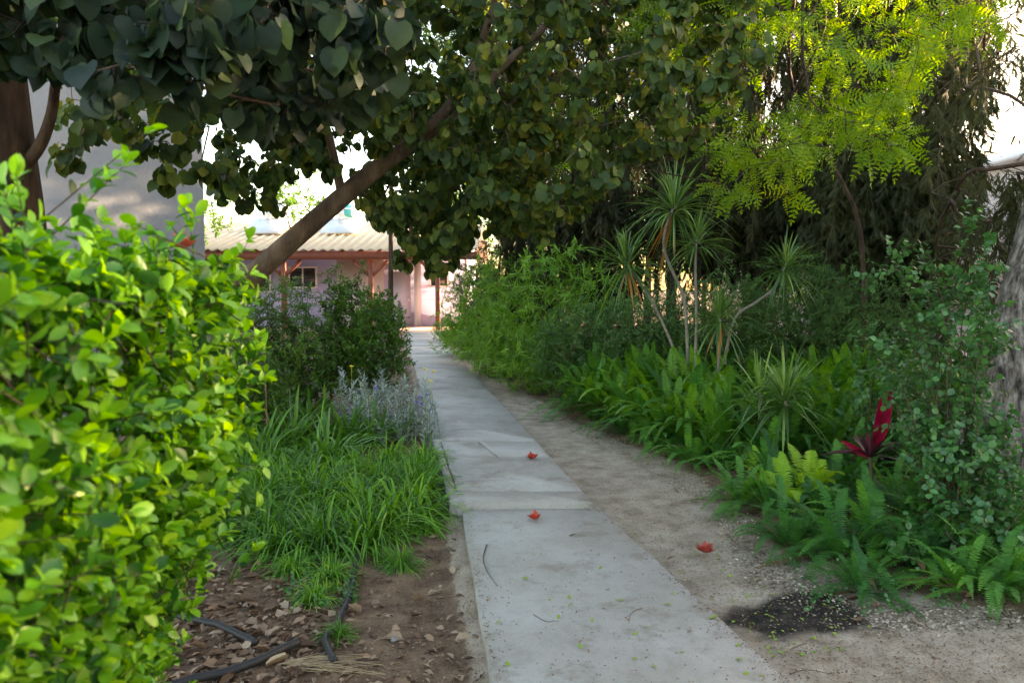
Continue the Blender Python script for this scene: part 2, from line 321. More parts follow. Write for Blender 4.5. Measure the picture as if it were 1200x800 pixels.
def tuft_t(k=9, spread=26, L=.5, W=.05):
    V = []; F = []; n = 0; rr = np.random.default_rng(3)
    for i in range(k):
        x0 = .05 + .55 * i / k; a = R(rr.uniform(-spread, spread)); e = R(rr.uniform(-spread, spread)) * .7
        l_ = L * rr.uniform(.6, 1.1); d = np.array([math.cos(a) * math.cos(e), math.sin(a) * math.cos(e), math.sin(e)]); b = np.array([-math.sin(a), math.cos(a), 0]) * W * .5
        p = np.array([x0, 0, 0]); V.append(np.array([p - b, p + b, p + d * l_ * .6 + b * .8, p + d * l_ * .6 - b * .8, p + d * l_ + b * .1, p + d * l_ - b * .1])); F.append(np.array([(0, 1, 2, 3), (3, 2, 4, 5)]) + n); n += 6
    return np.concatenate(V), np.concatenate(F)
T_TUFT = tuft_t(12, 30, .45, .045)

# ------------------------------------------------------------------ growth
def grow(trunks, targets, rg, step=.3, wig=.12, sag=.0, rtip=.0035, power=2.3, order=True):
    Pn = []; par = []; rad = []
    for tr, tr_r in trunks:
        prev = -1; st = 0
        if Pn:
            dd = np.linalg.norm(np.array(Pn) - tr[0], axis=1); prev = int(dd.argmin())
        tr = np.asarray(tr, float)
        for i in range(len(tr)): Pn.append(tr[i]); par.append(prev); rad.append(tr_r[i]); prev = len(Pn) - 1
    nt_ = len(Pn); A = np.zeros((nt_ + len(targets) * 14 + 10, 3)); A[:nt_] = Pn; cnt = nt_
    targets = np.asarray(targets)
    if order:
        d0 = np.array([np.linalg.norm(A[:nt_] - t, axis=1).min() for t in targets]); targets = targets[np.argsort(d0)]
    tips = []
    for t in targets:
        dd = np.linalg.norm(A[:cnt] - t, axis=1) + np.maximum(0, A[:cnt, 2] - t[2]) * .15; j = int(dd.argmin()); p0 = A[j]
        L = np.linalg.norm(t - p0)
        if L < 1e-3: continue
        k = int(min(12, max(2, round(L / step)))); prev = j
        off = rg.normal(0, wig * L * .5, 3)
        for q in range(1, k + 1):
            s_ = q / k; p = p0 + (t - p0) * s_ + off * math.sin(s_ * math.pi) + np.array([0, 0, sag * L * math.sin(s_ * math.pi)]) + (rg.normal(0, wig * .12 * L / k, 3) if q < k else 0)
            A[cnt] = p; par.append(prev); rad.append(0); prev = cnt; cnt += 1
        tips.append(prev)
    A = A[:cnt]; par = np.array(par); rr = np.array(rad, float); acc = np.zeros(cnt)
    ch = [[] for _ in range(cnt)]
    for i in range(cnt):
        if par[i] >= 0: ch[par[i]].append(i)
    for i in range(cnt - 1, -1, -1):
        r = max(acc[i] ** (1 / power) if acc[i] > 0 else rtip, rr[i]); 
        if not ch[i]: r = rtip if rr[i] == 0 else rr[i]
        if rr[i] > 0: r = rr[i]
        rr[i] = r
        if par[i] >= 0: acc[par[i]] += r ** power
    # limit growth jump
    for i in range(nt_, cnt): rr[i] = min(rr[i], rr[par[i]])
    chains = []; stack = [(0, -1)] + [(i, -1) for i in range(1, cnt) if par[i] < 0]
    while stack:
        i, pr = stack.pop(); c = [pr, i] if pr >= 0 else [i]
        while ch[i]:
            best = max(ch[i], key=lambda k_: (k_ < nt_, rr[k_]))
            for o_ in ch[i]:
                if o_ != best: stack.append((o_, i))
            c.append(best); i = best
        chains.append(c)
    return A, rr, par, chains, np.array(tips), nt_
def tubes(A, rr, chains, mb_trunk, mb_br, nt_, sides_t=12):
    for c in chains:
        if len(c) < 2: continue
        r = rr[c].copy()
        if c[0] < len(rr) and c[1] >= nt_: r[0] = min(r[0], r[1] * 1.25)
        isT = c[1] < nt_
        sd_ = sides_t if isT else (7 if r[1] > .025 else (5 if r[1] > .008 else 3))
        (mb_trunk if isT else mb_br).tube(A[c], r, sd_, cap=isT)
def sprig(p0, p1, n, rg, phi=(40, 75), droop=0., up=.3, jit=.2, opposite=False):
    m = len(p0); t = (np.arange(n)[None] + rg.uniform(.1, .9, (m, n))) / n; ax = nz(p1 - p0)
    pos = p0[:, None] + (p1 - p0)[:, None] * t[..., None]
    ref = nz(np.cross(ax, rg.normal(size=(m, 3)))); b = np.cross(ax, ref)
    an = rg.uniform(0, 6.28, (m, 1)) + np.arange(n)[None] * (math.pi if opposite else 2.4) + rg.normal(0, .3, (m, n))
    rad = np.cos(an)[..., None] * ref[:, None] + np.sin(an)[..., None] * b[:, None]
    ph = R(1) * rg.uniform(phi[0], phi[1], (m, n))[..., None]
    d = nz(ax[:, None] * np.cos(ph) + rad * np.sin(ph) + np.array([0, 0, -droop]) + rg.normal(0, jit, (m, n, 3)))
    nn = nz(ax[:, None] * .6 + np.array([0, 0, up]) + rg.normal(0, jit, (m, n, 3)))
    return pos.reshape(-1, 3), d.reshape(-1, 3), nn.reshape(-1, 3)
def smooth_line(pts, k=6):
    pts = np.asarray(pts, float); t = np.arange(len(pts)); tt = np.linspace(0, len(pts) - 1, (len(pts) - 1) * k + 1); out = np.zeros((len(tt), pts.shape[1]))
    # catmull-rom
    p = np.vstack([2 * pts[0] - pts[1], pts, 2 * pts[-1] - pts[-2]])
    for q, x in enumerate(tt):
        i = min(int(x), len(pts) - 2); u = x - i; a, b, c, d = p[i], p[i + 1], p[i + 2], p[i + 3]
        out[q] = .5 * ((2 * b) + (-a + c) * u + (2 * a - 5 * b + 4 * c - d) * u * u + (-a + 3 * b - 3 * c + d) * u ** 3)
    return out

# ------------------------------------------------------------------ GROUND
def pnoise(x, y, f, seed=0):
    a = np.sin(x * f * 1.3 + y * f * .7 + seed) + np.sin(x * f * -.8 + y * f * 1.9 + seed * 2.1 + 1.3) + np.sin(x * f * 2.3 - y * f * 1.1 + seed * .7 + 4)
    return a / 3
PR = lambda row: 520 + .935 * (row - 400)   # right edge of upper path (pixels)
PL = lambda row: 478 + .258 * (row - 400)
def ridx(x, y):
    """lateral distance right of the path's right edge at world y"""
    r = np.interp(y, [1, 2.93, 5.4, 8, 12, 28], [G(930 + 1.106 * 300, 1100)[0], G(930, 800)[0], G(697, 588)[0], G(PR(506), 506)[0], G(PR(450), 450)[0], G(PR(386), 386)[0]])
    return x - r
def lidx(x, y):
    l_ = np.interp(y, [1, 2.93, 5.4, 8, 12, 28], [G(600, 1100)[0], G(575, 800)[0], G(527, 590)[0], G(PL(506), 506)[0], G(PL(450), 450)[0], G(PL(386), 386)[0]])
    return l_ - x
WET = G(908, 716); WET2 = G(965, 708)
def gh(x, y):
    x = np.asarray(x, float); y = np.asarray(y, float)
    h = .010 * pnoise(x, y, 2.1) + .006 * pnoise(x, y, 7, 2) + .003 * pnoise(x, y, 23, 5)
    l_ = lidx(x, y); h = h - .045 * np.clip(l_ / .12, 0, 1) * np.clip((6 - y) / 1, 0, 1) - .012
    r = ridx(x, y); h = h + .05 * np.clip((r - .7) / 1.0, 0, 1)
    h = h - .03 * np.exp(-(((x - WET[0]) / .35) ** 2 + ((y - WET[1]) / .3) ** 2))
    inside = (r < .05) & (l_ < .05); h = np.where(inside, np.minimum(h, .0), h)
    return h
def axis(dense0, dense1, st, far0, far1):
    a = list(np.arange(dense0, dense1, st)); s_ = st; x = a[-1]
    while x < far1: s_ *= 1.22; x += s_; a.append(x)
    s_ = st; x = dense0; b = []
    while x > far0: s_ *= 1.22; x -= s_; b.append(x)
    return np.array(b[::-1] + a)
xs = axis(-2.6, 3.8, .03, -400, 400); ys = axis(2.2, 9.0, .03, -300, 600)
X, Y = np.meshgrid(xs, ys); Z = gh(X, Y); far = (np.abs(X) > 30) | (Y > 40); Z = np.where(far, -.01, Z)
nx, ny = len(xs), len(ys); i = (np.arange(ny - 1)[:, None] * nx + np.arange(nx - 1)[None]).ravel()
g = MB(); g.add(np.stack([X, Y, Z], -1).reshape(-1, 3), np.stack([i, i + 1, i + nx + 1, i + nx], -1)); ground = g.build('ground', M['soil']); tag(ground, kind='structure')
l_ = lidx(X, Y); r_ = ridx(X, Y)
bed = np.clip(l_ / .12, 0, 1) * .85; edge = np.interp(Y, [2.6, 3.7, 4.3, 5.2, 6.5, 8.3, 12, 28], [1.6, .9, .6, .75, .85, .5, .3, .1])
bed = np.maximum(bed, np.clip((r_ - edge) / .3, 0, 1) * .9)
wet = np.exp(-(((X - WET[0]) / .34) ** 2 + ((Y - WET[1] - .5 * (X - WET[0])) / .22) ** 2) ** 1.0) * (1 + .35 * pnoise(X, Y, 11, 3)) + .7 * np.exp(-(((X - WET2[0]) / .25) ** 2 + ((Y - WET2[1] + .05) / .22) ** 2) ** 1.5)
for nm, arr in (('bed', bed), ('wet', np.clip(wet, 0, 1))):
    at = ground.data.attributes.new(nm, 'FLOAT', 'POINT'); at.data.foreach_set('value', arr.astype(np.float32).ravel())

# ------------------------------------------------------------------ PATH
def slab(mb, c, z, th=.12, seed=0, gap=.004, inset=.010):
    """c: four ground corners near-left, near-right, far-right, far-left"""
    rg = np.random.default_rng(seed); pts = []
    for a in range(4):
        p, q = np.array(c[a][:2]), np.array(c[(a + 1) % 4][:2]); L = np.linalg.norm(q - p); k = max(3, int(L / .05))
        t = np.arange(k) / k; line = p + (q - p) * t[:, None]; nrm = np.array([-(q - p)[1], (q - p)[0]]) / L
        w_ = np.convolve(rg.normal(0, .006, k + 4), np.ones(5) / 5, 'valid')[:k]; w_[0] = 0
        pts.append(line + nrm * (w_ + gap)[:, None])
    o = np.concatenate(pts); cen = o.mean(0); dirn = nz(cen - o); k = len(o)
    chip = np.abs(np.convolve(rg.normal(0, 1, k + 2), np.ones(3) / 3, 'valid')); ins = inset * (.6 + chip[:, None])
    inn = o + dirn * ins
    Zt = lambda q, zz: np.concatenate([q, np.full((len(q), 1), zz)], 1)
    V = np.concatenate([Zt(inn, z), Zt(o, z - .008), Zt(o, z - th)]); idx = np.arange(k); j = (idx + 1) % k
    b0 = mb.n
    mb.add(V, np.concatenate([np.stack([idx + k, j + k, j, idx], 1), np.stack([idx + 2 * k, j + 2 * k, j + k, idx + k], 1)]))
    mb.l.append(b0 + idx); mb.t.append(np.array([k])); mb.m.append(np.array([0]))
pm = MB()
zl, zu = .035, .075
nl, nr = G(575, 800, zl), G(930, 800, zl); fl, fr = G(541, 598, zl), G(701, 593, zl)
ext = 1.8 / (fl[1] - nl[1])
slab(pm, [nl - (fl - nl) * ext, nr - (fr - nr) * ext, fr, fl], zl, seed=1)
def q(rn, rf, xl=0, seed=0):
    slab(pm, [G(PL(rn) + xl, rn, zu), G(PR(rn), rn, zu), G(PR(rf), rf, zu), G(PL(rf) + xl, rf, zu)], zu, seed=seed)
q(589, 575, 0, 2)
def qk(rn, rf, xa, xb, seed): slab(pm, [G(PL(rn), rn, zu), G(PL(rn) + xa, rn, zu), G(PL(rf) + xb, rf, zu), G(PL(rf), rf, zu)], zu, seed=seed)
qk(574.5, 517, 12, 8, 3)
def qx(rn, rf, xa, xb, seed): slab(pm, [G(PL(rn) + xa, rn, zu), G(PR(rn), rn, zu), G(PR(rf), rf, zu), G(PL(rf) + xb, rf, zu)], zu, seed=seed)
qx(574.5, 535, 12.4, 9.6, 4)
# cracked panel: two pieces meeting along a slanting crack
a0, a1, b0_, b1 = G(PL(534.3) + 9.8, 534.3, zu), G(PR(534.3), 534.3, zu), G(PL(516.5) + 8.4, 516.5, zu), G(PR(516.5), 516.5, zu)
c0 = G(583, 534.3, zu); c1 = G(560, 516.5, zu)
slab(pm, [a0, c0, c1, b0_], zu, seed=5, gap=.005); slab(pm, [c0, a1, b1, c1], zu, seed=6, gap=.005)
rows = [516, 456, 431, 415, 405.5, 399, 394.5, 391, 388.5]
for i_ in range(len(rows) - 1): q(rows[i_] - .15, rows[i_ + 1] + .05, 0, 10 + i_)
path = pm.build('path', M['concrete'], smooth=False); tag(path, kind='structure')
pv = MB(); pv.box((-13, 26.0, -.1), (0.5, 30.9, .05)); tag(pv.build('pavement', M['tilepave'], smooth=False), kind='structure')

# ------------------------------------------------------------------ FAR HOUSE with veranda
hs = thing('veranda_house', 'lilac house with red-brown timber veranda and tan sheet roof at the end of the path', 'house', (-6.5, 30, .05))
wl = MB(); WX0, WX1, WY = -14, -1.75, 29.6
wl.box((WX0, WY, -.1), (WX1, 37, 3.0)); wl.build('wall', M['lilac'], hs, False)
w3 = MB(); w3.box((-1.82, WY - .09, 0), (-1.70, WY + .1, 2.95)); w3.build('corner_trim', M['white'], hs, False)
def X29(px, D=29.5): return (px - 600) / 900 * D * 1.0
# corrugated roof
rf = MB(); ex0, ex1 = -15, -1.2; k = int((ex1 - ex0) / .055); xs_ = np.linspace(ex0, ex1, k); wv = .035 * np.sin(xs_ * 2 * math.pi / .33)
y0, z0, y1, z1 = 26.6, 2.86, 33.4, 4.35
front = np.stack([xs_, np.full(k, y0), z0 + wv], -1); back = np.stack([xs_, np.full(k, y1), z1 + wv], -1); backd = np.stack([xs_, np.full(k, 39.5), 2.9 + wv], -1); f2 = front - [0, 0, .05]; b2 = back - [0, 0, .05]
i = np.arange(k - 1); rf.add(np.concatenate([front, back, backd, f2, b2]), np.concatenate([np.stack([i, i + 1, i + k + 1, i + k], 1), np.stack([i + k, i + k + 1, i + 2 * k + 1, i + 2 * k], 1), np.stack([i + 3 * k, i + 3 * k + 1, i + 1, i], 1), np.stack([i + 3 * k, i + 4 * k, i + 4 * k + 1, i + 3 * k + 1], 1)]))
roof = rf.build('roof', M['rooftile'], hs)
gb = MB(); gb.add([(WX1, WY, 2.95), (WX1, 37, 2.95), (WX1, 33.4, 4.28), (WX1 - .15, WY, 2.95), (WX1 - .15, 37, 2.95), (WX1 - .15, 33.4, 4.28)], [(0, 1, 2), (3, 5, 4)]); gb.build('gable', M['lilac'], hs, False)
fb = MB(); fb.box((ex0, 26.72, 2.50), (ex1, 26.84, 2.78)); fb.build('fascia_beam', M['redwood'], hs, False)
for x in np.arange(ex0 + .3, ex1, .62):
    pass
rb = MB()
for x in np.arange(ex0 + .3, ex1, .62): rb.add([(x, 26.85, 2.62), (x + .07, 26.85, 2.62), (x + .07, 29.6, 3.26), (x, 29.6, 3.26), (x, 26.85, 2.76), (x + .07, 26.85, 2.76), (x + .07, 29.6, 3.40), (x, 29.6, 3.40)], [(0, 3, 2, 1), (0, 1, 5, 4), (1, 2, 6, 5), (3, 0, 4, 7), (4, 5, 6, 7)])
rb.build('rafters', M['redwood'], hs, False)
for px in (150, 240, 333, 435, 513):
    x = (px - 600) / 900 * 26.9; pb = MB(); pb.box((x - .075, 26.72 + .122, .05), (x + .075, 27.0, 2.498)); po = pb.build('post', M['redwood'], hs, False)
    for sg in (-1, 1):
        bb = MB(); bb.add([(x + sg * .075, 26.86, 1.9), (x + sg * .075, 26.98, 1.9), (x + sg * .075, 26.98, 2.05), (x + sg * .075, 26.86, 2.05), (x + sg * .62, 26.86, 2.40), (x + sg * .62, 26.98, 2.40), (x + sg * .62, 26.98, 2.497), (x + sg * .55, 26.86, 2.497)], [(0, 1, 2, 3), (0, 4, 5, 1), (1, 5, 6, 2), (2, 6, 7, 3), (3, 7, 4, 0), (4, 7, 6, 5)]); bb.build('brace', M['redwood'], po, False)
def winframe(x0, x1, z0_, z1_, bars=1):
    fr_ = MB(); y = WY - .05
    for a in ((x0, z0_, x1, z0_ + .07), (x0, z1_ - .07, x1, z1_), (x0, z0_ + .07, x0 + .07, z1_ - .07), (x1 - .07, z0_ + .07, x1, z1_ - .07)): fr_.box((a[0], y, a[1]), (a[2], WY + .01, a[3]))
    for b in range(bars):
        xm = x0 + (x1 - x0) * (b + 1) / (bars + 1); fr_.box((xm - .025, y + .006, z0_ + .07), (xm + .025, WY + .01, z1_ - .07))
    fo = fr_.build('window', M['white'], hs, False)
    gl = MB(); gl.box((x0 + .06, WY - .025, z0_ + .06), (x1 - .06, WY - .004, z1_ - .06)); gl.build('pane', M['glass'], fo, False)
winframe(X29(262), X29(318), 1.35, 2.3); winframe(X29(338), X29(372), 1.5, 2.35); winframe(X29(503), X29(526), 1.55, 2.25, 0); winframe(X29(180), X29(225), 1.3, 2.3)
dr = MB(); dr.box((X29(455), WY - .05, .05), (X29(481), WY - .003, 2.15)); d_ = dr.build('door', M['door'], hs, False)
hd = MB(); hd.box((X29(478), WY - .10, 1.02), (X29(480), WY - .052, 1.12)); hd.build('handle', M['white'], d_, False)
cl = MB(); cl.box((X29(486), WY - .18, .05), (X29(493.5), WY - .004, 2.7)); cl.build('pilaster', M['palewall'], hs, False)
cb = MB(); cb.box((X29(395), WY - .03, .05), (X29(450), WY - .003, 2.6)); cb.build('pale_wall_panel', M['palewall'], hs, False)
for px_, dark in ((320, 1), (405, 0)):
    sx = (px_ - 600) / 900 * 30.5
    tr = thing('solar_collector', 'pale solar water panel on the house roof, %s' % ('left one behind the leaning trunk' if dark else 'right one with the teal tank behind it'), 'solar panel', (sx, 30.2, 3.72), 'solar panels on the veranda house roof')
    p_ = MB(); n3 = .34
    p_.add([(sx - .72, 29.6, 3.58), (sx + .72, 29.6, 3.58), (sx + .72, 31.0, 4.22), (sx - .72, 31.0, 4.22), (sx - .72, 29.57, 3.66), (sx + .72, 29.57, 3.66), (sx + .72, 30.97, 4.30), (sx - .72, 30.97, 4.30)], [(0, 3, 2, 1), (4, 5, 6, 7), (0, 1, 5, 4), (1, 2, 6, 5), (2, 3, 7, 6), (3, 0, 4, 7)]); p_.build('panel', M['panel'], tr, False)
    f_ = MB()
    for sg in (-.6, .6): f_.tube([(sx + sg, 30.95, 3.75), (sx + sg, 30.95, 4.7)], .03, 6)
    f_.tube([(sx - .6, 30.95, 4.68), (sx + .6, 30.95, 4.68)], .03, 6); f_.build('stand', M['white'], tr)
    tk = thing('water_tank', ('teal banded' if not dark else 'white') + ' water tank lying behind the ' + ('right' if not dark else 'left') + ' solar panel on the roof', 'tank', (sx, 31.3, 4.0), 'tanks on the veranda house roof')
    c_ = MB(); th = np.linspace(-.55, .55, 12); c_.tube(np.stack([sx + th, np.full(12, 31.3), np.full(12, 4.62)], -1), np.array([.05, .2, .26, .27, .27, .27, .27, .27, .27, .26, .2, .05]), 16); tb = c_.build('tank_body', M['white'] if dark else M['white'], tk)
    if not dark:
        c2 = MB(); c2.tube([(sx - .12, 31.3, 4.62), (sx + .16, 31.3, 4.62)], .275, 16); c2.build('teal_band', M['teal'], tk)
    c3 = MB()
    for sg in (-.35, .35): c3 = MB(); c3.box((sx + sg - .03, 31.1, 3.82), (sx + sg + .03, 31.5, 4.40)); c3.build('bracket', M['white'], tk, False)

# grey rendered building behind the hedge
gbd = thing('rendered_building', 'plain grey rendered building behind the hedge and hanging round leaves', 'building', (-5, 9, 0))
c_ = np.array([(-3.18, 8.0), (-9.5, 6.9), (-12.6, 14.0), (-7.2, 15.3)]); gm = MB(); Z0, Z1 = -.1, 5.2
V = np.concatenate([np.c_[c_, np.full(4, Z0)], np.c_[c_, np.full(4, Z1)]]); gm.add(V, [(1, 0, 4, 5), (2, 1, 5, 6), (3, 2, 6, 7), (0, 3, 7, 4)]); gm.build('wall', M['greywall'], gbd, False)
gm = MB(); cc = c_.mean(0) + (c_ - c_.mean(0)) * 1.04; V = np.concatenate([np.c_[cc, np.full(4, 5.2)], np.c_[cc, np.full(4, 5.4)]]); gm.add(V, [(0, 1, 2, 3), (7, 6, 5, 4), (1, 0, 4, 5), (2, 1, 5, 6), (3, 2, 6, 7), (0, 3, 7, 4)]); gm.build('roof', M['greywall'], gbd, False)

# pale pink building on the right behind the cypresses
pb_ = thing('pink_house', 'pale pink low house seen through the cypresses at right, side wing added to block the low sun', 'house', (15, 26, 0))
m_ = MB(); m_.box((8.6, 25, -.1), (26, 32, 4.8)); m_.box((13.2, 12.8, -.1), (26, 24.997, 4.8)); m_.build('wall', M['pink'], pb_, False)  # side wing and extra height added to keep low sun off the path
m_ = MB(); m_.box((8.3, 24.6, 4.8), (26.3, 32.4, 5.0)); m_.box((12.9, 12.5, 4.8), (26.3, 24.597, 5.0)); m_.build('roof', M['white'], pb_, False)
for x in (9.6, 11.6):
    m_ = MB(); m_.box((x, 24.93, 1.0), (x + 1.1, 24.997, 2.3)); wf = m_.build('window', M['white'], pb_, False)
    m_ = MB(); m_.box((x + .1, 24.915, 1.1), (x + 1.0, 24.928, 2.2)); m_.build('pane', M['glass'], wf, False)
pt = MB(); pt.box((5.2, 12.5, -.08), (13.2, 24.9, .06)); tag(pt.build('terrace', M['tilepave'], smooth=False), kind='structure')
lw = MB(); lw.box((6.4, 19.4, 0), (14, 19.65, .9)); lwo = lw.build('garden_wall', M['pink'], None, False, origin=(10, 19.5, 0)); tag(lwo, 'low pale pink garden wall beyond the small round leaves at right', 'wall')

# ------------------------------------------------------------------ HEDGE
def hedge():
    rg = np.random.default_rng(11); h = thing('hedge', 'clipped bright green small-leaved hedge filling the left foreground', 'hedge', (-1.1, 1.0, 0))
    fx = -.57
    st, lf, tp = MB(), MB(), MB()
    # box: X [-1.7,fx], Y [0.25,1.72], Z [.05,1.62]
    N_ = 4700; P0 = []; P1 = []
    for _ in range(N_):
        face = rg.choice(4, p=[.58, .16, .22, .04])
        y = rg.uniform(.25, 1.74); z = rg.uniform(.1, 1.56); x = rg.uniform(-1.6, fx)
        taper = .27 * (1 - min(1, z / 1.25)) + .05 * max(0, (z - 1.35) / .25) ** 2
        bul = .035 * math.sin(y * 5 + z * 4) + .03 * math.sin(z * 9 + y * 3)
        endt = .10 * max(0, (y - 1.42) / .35) ** 2
        if face == 0: p = np.array([fx - taper + bul - endt, y, z]); n = np.array([1, .0, .25])
        elif face == 1: p = np.array([x - taper, 1.70 - .12 * (1 - z / 1.6) + bul, z]); n = np.array([.1, 1, .3])
        elif face == 2: p = np.array([x - .02, y, 1.545 + bul * .7]); n = np.array([.1, 0, 1])
        else: p = np.array([x, .25, z]); n = np.array([0, -1, .2])
        d = nz(n + rg.normal(0, .45, 3)); ln = rg.uniform(.05, .13); dep = abs(rg.normal(0, .06)) - rg.choice([0, .04, .09], p=[.6, .25, .15])
        e = p - n / np.linalg.norm(n) * dep; P1.append(e); P0.append(e - d * ln)
    # a few proud sprigs
    for (px, row, D, l_) in ((178, 150, 1.25, .17), (150, 190, 1.2, .12), (292, 280, 1.62, .12), (300, 350, 1.62, .12), (305, 590, 1.6, .14), (300, 640, 1.58, .1), (230, 250, 1.45, .12), (215, 240, 1.4, .10), (125, 205, 1.15, .12), (298, 410, 1.64, .08)):
        e = P(px, row, D); P1.append(e); P0.append(e - nz(np.array([.55, .1, .75]) + rg.normal(0, .15, 3)) * l_)
    P0 = np.array(P0); P1 = np.array(P1)
    for a, b in zip(P0, P1):
        if rg.random() < .6: st.tube([a - (b - a) * .6, a, b], [.0018, .0014, .0008], 3, cap=False)
    pos, d, n = sprig(P0, P1, 8, rg, (35, 70), 0, .5, .25, True); sc = rg.uniform(.017, .036, len(pos)); lf.scatter(*T_OVAL, pos, d, n, sc)
    pos, d, n = sprig(P1 - (P1 - P0) * .12, P1, 3, rg, (15, 50), 0, .5, .2); sc = rg.uniform(.017, .035, len(pos)); tp.scatter(*T_OVAL, pos, d, n, sc)
    # interior woody stems and inner leaves
    for _ in range(60):
        x, y = rg.uniform(-1.4, -1.05), rg.uniform(.3, 1.45); b = np.array([x, y, 0])
        st.tube(smooth_line([b, b + [rg.normal(0, .05), rg.normal(0, .05), .6], b + [rg.normal(0, .12), rg.normal(0, .12), 1.05], b + [rg.normal(0, .2), rg.normal(0, .15), 1.45]], 3), np.linspace(.010, .003, 10), 5)
    q_ = np.stack([rg.uniform(-1.5, -.72, 4500), rg.uniform(.3, 1.58, 4500), rg.uniform(.05, 1.5, 4500)], -1)
    lf.scatter(*T_OVAL2, q_, rg.normal(size=(4500, 3)) + [.3, 0, 0], rg.normal(size=(4500, 3)) + [0, 0, 1], rg.uniform(.025, .04, 4500))
    lf.build('foliage', M['hedge'], h); tag(tp.build('young_leaves', M['hedge_tip'], h), 'yellow-green young shoot tips'); st.build('stems', M['twig'], h)
hedge()

# ------------------------------------------------------------------ TREES with round leaves
PROF_X = [-150, 0, 60, 150, 240, 300, 350, 400, 450, 520, 560, 640, 700, 760, 850]
PROF_R = [100, 110, 150, 175, 195, 235, 185, 190, 260, 305, 265, 270, 225, 185, 170]
def tgt(rg, n, px, D, top, bot, gapf=None):
    out = []
    while len(out) < n:
        a = rg.uniform(*px); b = np.interp(a, bot[0], bot[1]) if isinstance(bot, tuple) else bot; r = b - (b - top) * rg.random() ** 1.15
        if gapf and gapf(a, r, rg): continue
        out.append(P(a, r, rg.uniform(*D)))
    return np.array(out)
def round_leaves(A, par, tips, rg, n, L, petiole=.05, droop=.7, jit=.35):
    p1 = A[tips]; p0 = A[par[tips]]; d0 = p1 - p0; ln = np.linalg.norm(d0, axis=1, keepdims=True); p0 = p1 - d0 / ln * np.minimum(ln, .35)
    pos, d, nn = sprig(p0, p1, n, rg, (35, 80), droop * .3, .2, jit)
    pe = pos + d * rg.uniform(.4, 1.3, (len(pos), 1)) * petiole
    nn = nz(d * np.array([.9, .9, .2]) + np.array([0, -.15, .45]) + rg.normal(0, jit * 1.7, (len(pos), 3)))
    d2 = nz(d * .5 + np.array([0, 0, -droop]) + rg.normal(0, .3, d.shape))
    return pos, pe, d2, nn, rg.uniform(L[0], L[1], len(pos))
def round_tree(name, label, trunks, targets, mat_leaf, bark, seed, n=7, L=(.07, .13), step=.28, loc=None, extra=None):
    rg = np.random.default_rng(seed); A, rr, par, chains, tips, nt_ = grow(trunks, targets, rg, step=step, wig=.25, sag=.05, rtip=.003)
    t = thing(name, label, 'tree', loc if loc is not None else trunks[0][0][0], None)
    tm, bm_ = MB(), MB(); tubes(A, rr, chains, tm, bm_, nt_)
    pos, pe, d2, nn, sc = round_leaves(A, par, tips, rg, n, L)
    k = len(pos); st = np.array([[0, -.012, 0], [0, .012, 0], [1, .008, 0], [1, -.008, 0]]); lp = nz(pe - pos); 
    bm_.scatter(st, np.array([(0, 1, 2, 3)]), pos, lp, np.tile([0.2, -1.0, .3], (k, 1)), np.linalg.norm(pe - pos, axis=1))
    lm = MB(); scatter_round(lm, pe, d2, nn, sc)
    tm.build('trunk', bark, t); bm_.build('branches', bark, t); lm.build('crown', mat_leaf, t)
    return t
rgA = np.random.default_rng(21)
def gapA(a, r, rg):
    tr_ = np.interp(a, [277, 326, 401, 480, 542, 589, 656], [341, 296, 231, 171, 131, 78, 8])
    if 260 < a < 650 and abs(r - tr_) < (48 if a < 520 else 30): return rg.random() < (.92 if a < 480 else .6)
    if 335 < a < 400 and r > 185: return rg.random() < .85
    if 300 < a < 345 and r > 200: return rg.random() < .5
    if 400 < a < 445 and r > 235: return rg.random() < .85
    return False
main = smooth_line([(-2.75, 4.9, -.05), (-2.35, 4.75, .55), P(225, 388, 4.6), P(277, 341, 4.5), P(326, 296, 4.5), P(401, 231, 4.5), P(440, 199, 4.52), P(480, 171, 4.55), P(542, 131, 4.65), P(589, 78, 4.8), P(656, 8, 5.1), P(720, -120, 5.6), P(760, -300, 5.9)], 4)
mr_ = np.interp(np.arange(len(main)), [0, 8, 16, 24, 28, 30, 40, 48], [.095, .068, .060, .052, .042, .030, .019, .008])
b2_ = smooth_line([P(450, 190, 4.53), P(511, 142, 4.5), P(548, 91, 4.5), P(570, 32, 4.5), P(578, -10, 4.5), P(540, -120, 4.4), P(500, -260, 4.2)], 4); b2r = np.linspace(.036, .008, len(b2_))
b3_ = smooth_line([P(400, 225, 4.5), P(380, 140, 4.3), P(340, 40, 4.0), P(300, -120, 3.9)], 4); b3r = np.linspace(.028, .008, len(b3_))
ta = np.concatenate([tgt(rgA, 560, (250, 860), (3.9, 6.3), -260, (PROF_X, PROF_R), gapA), tgt(rgA, 170, (430, 640), (4.9, 6.6), 60, (PROF_X, PROF_R), None), tgt(rgA, 60, (440, 640), (4.1, 4.7), 80, (PROF_X, PROF_R), gapA), tgt(rgA, 260, (60, 470), (3.4, 5.4), -260, 150, None), tgt(rgA, 120, (400, 900), (4.0, 5.5), -200, 120, gapA),
    np.array([P(a, r, d) for a, r, d in ((262, 215, 4.2), (285, 235, 4.3), (310, 205, 4.2), (205, 175, 3.6), (195, 205, 3.6), (170, 165, 3.6), (235, 195, 3.8), (330, 175, 4.1), (350, 165, 4.2), (365, 185, 4.3), (385, 195, 4.3), (345, 150, 4.4), (420, 205, 5.2), (470, 300, 4.6), (510, 310, 4.6), (530, 300, 4.7), (495, 285, 4.6), (300, 225, 4.4), (95, 160, 3.2), (75, 180, 3.1))])])
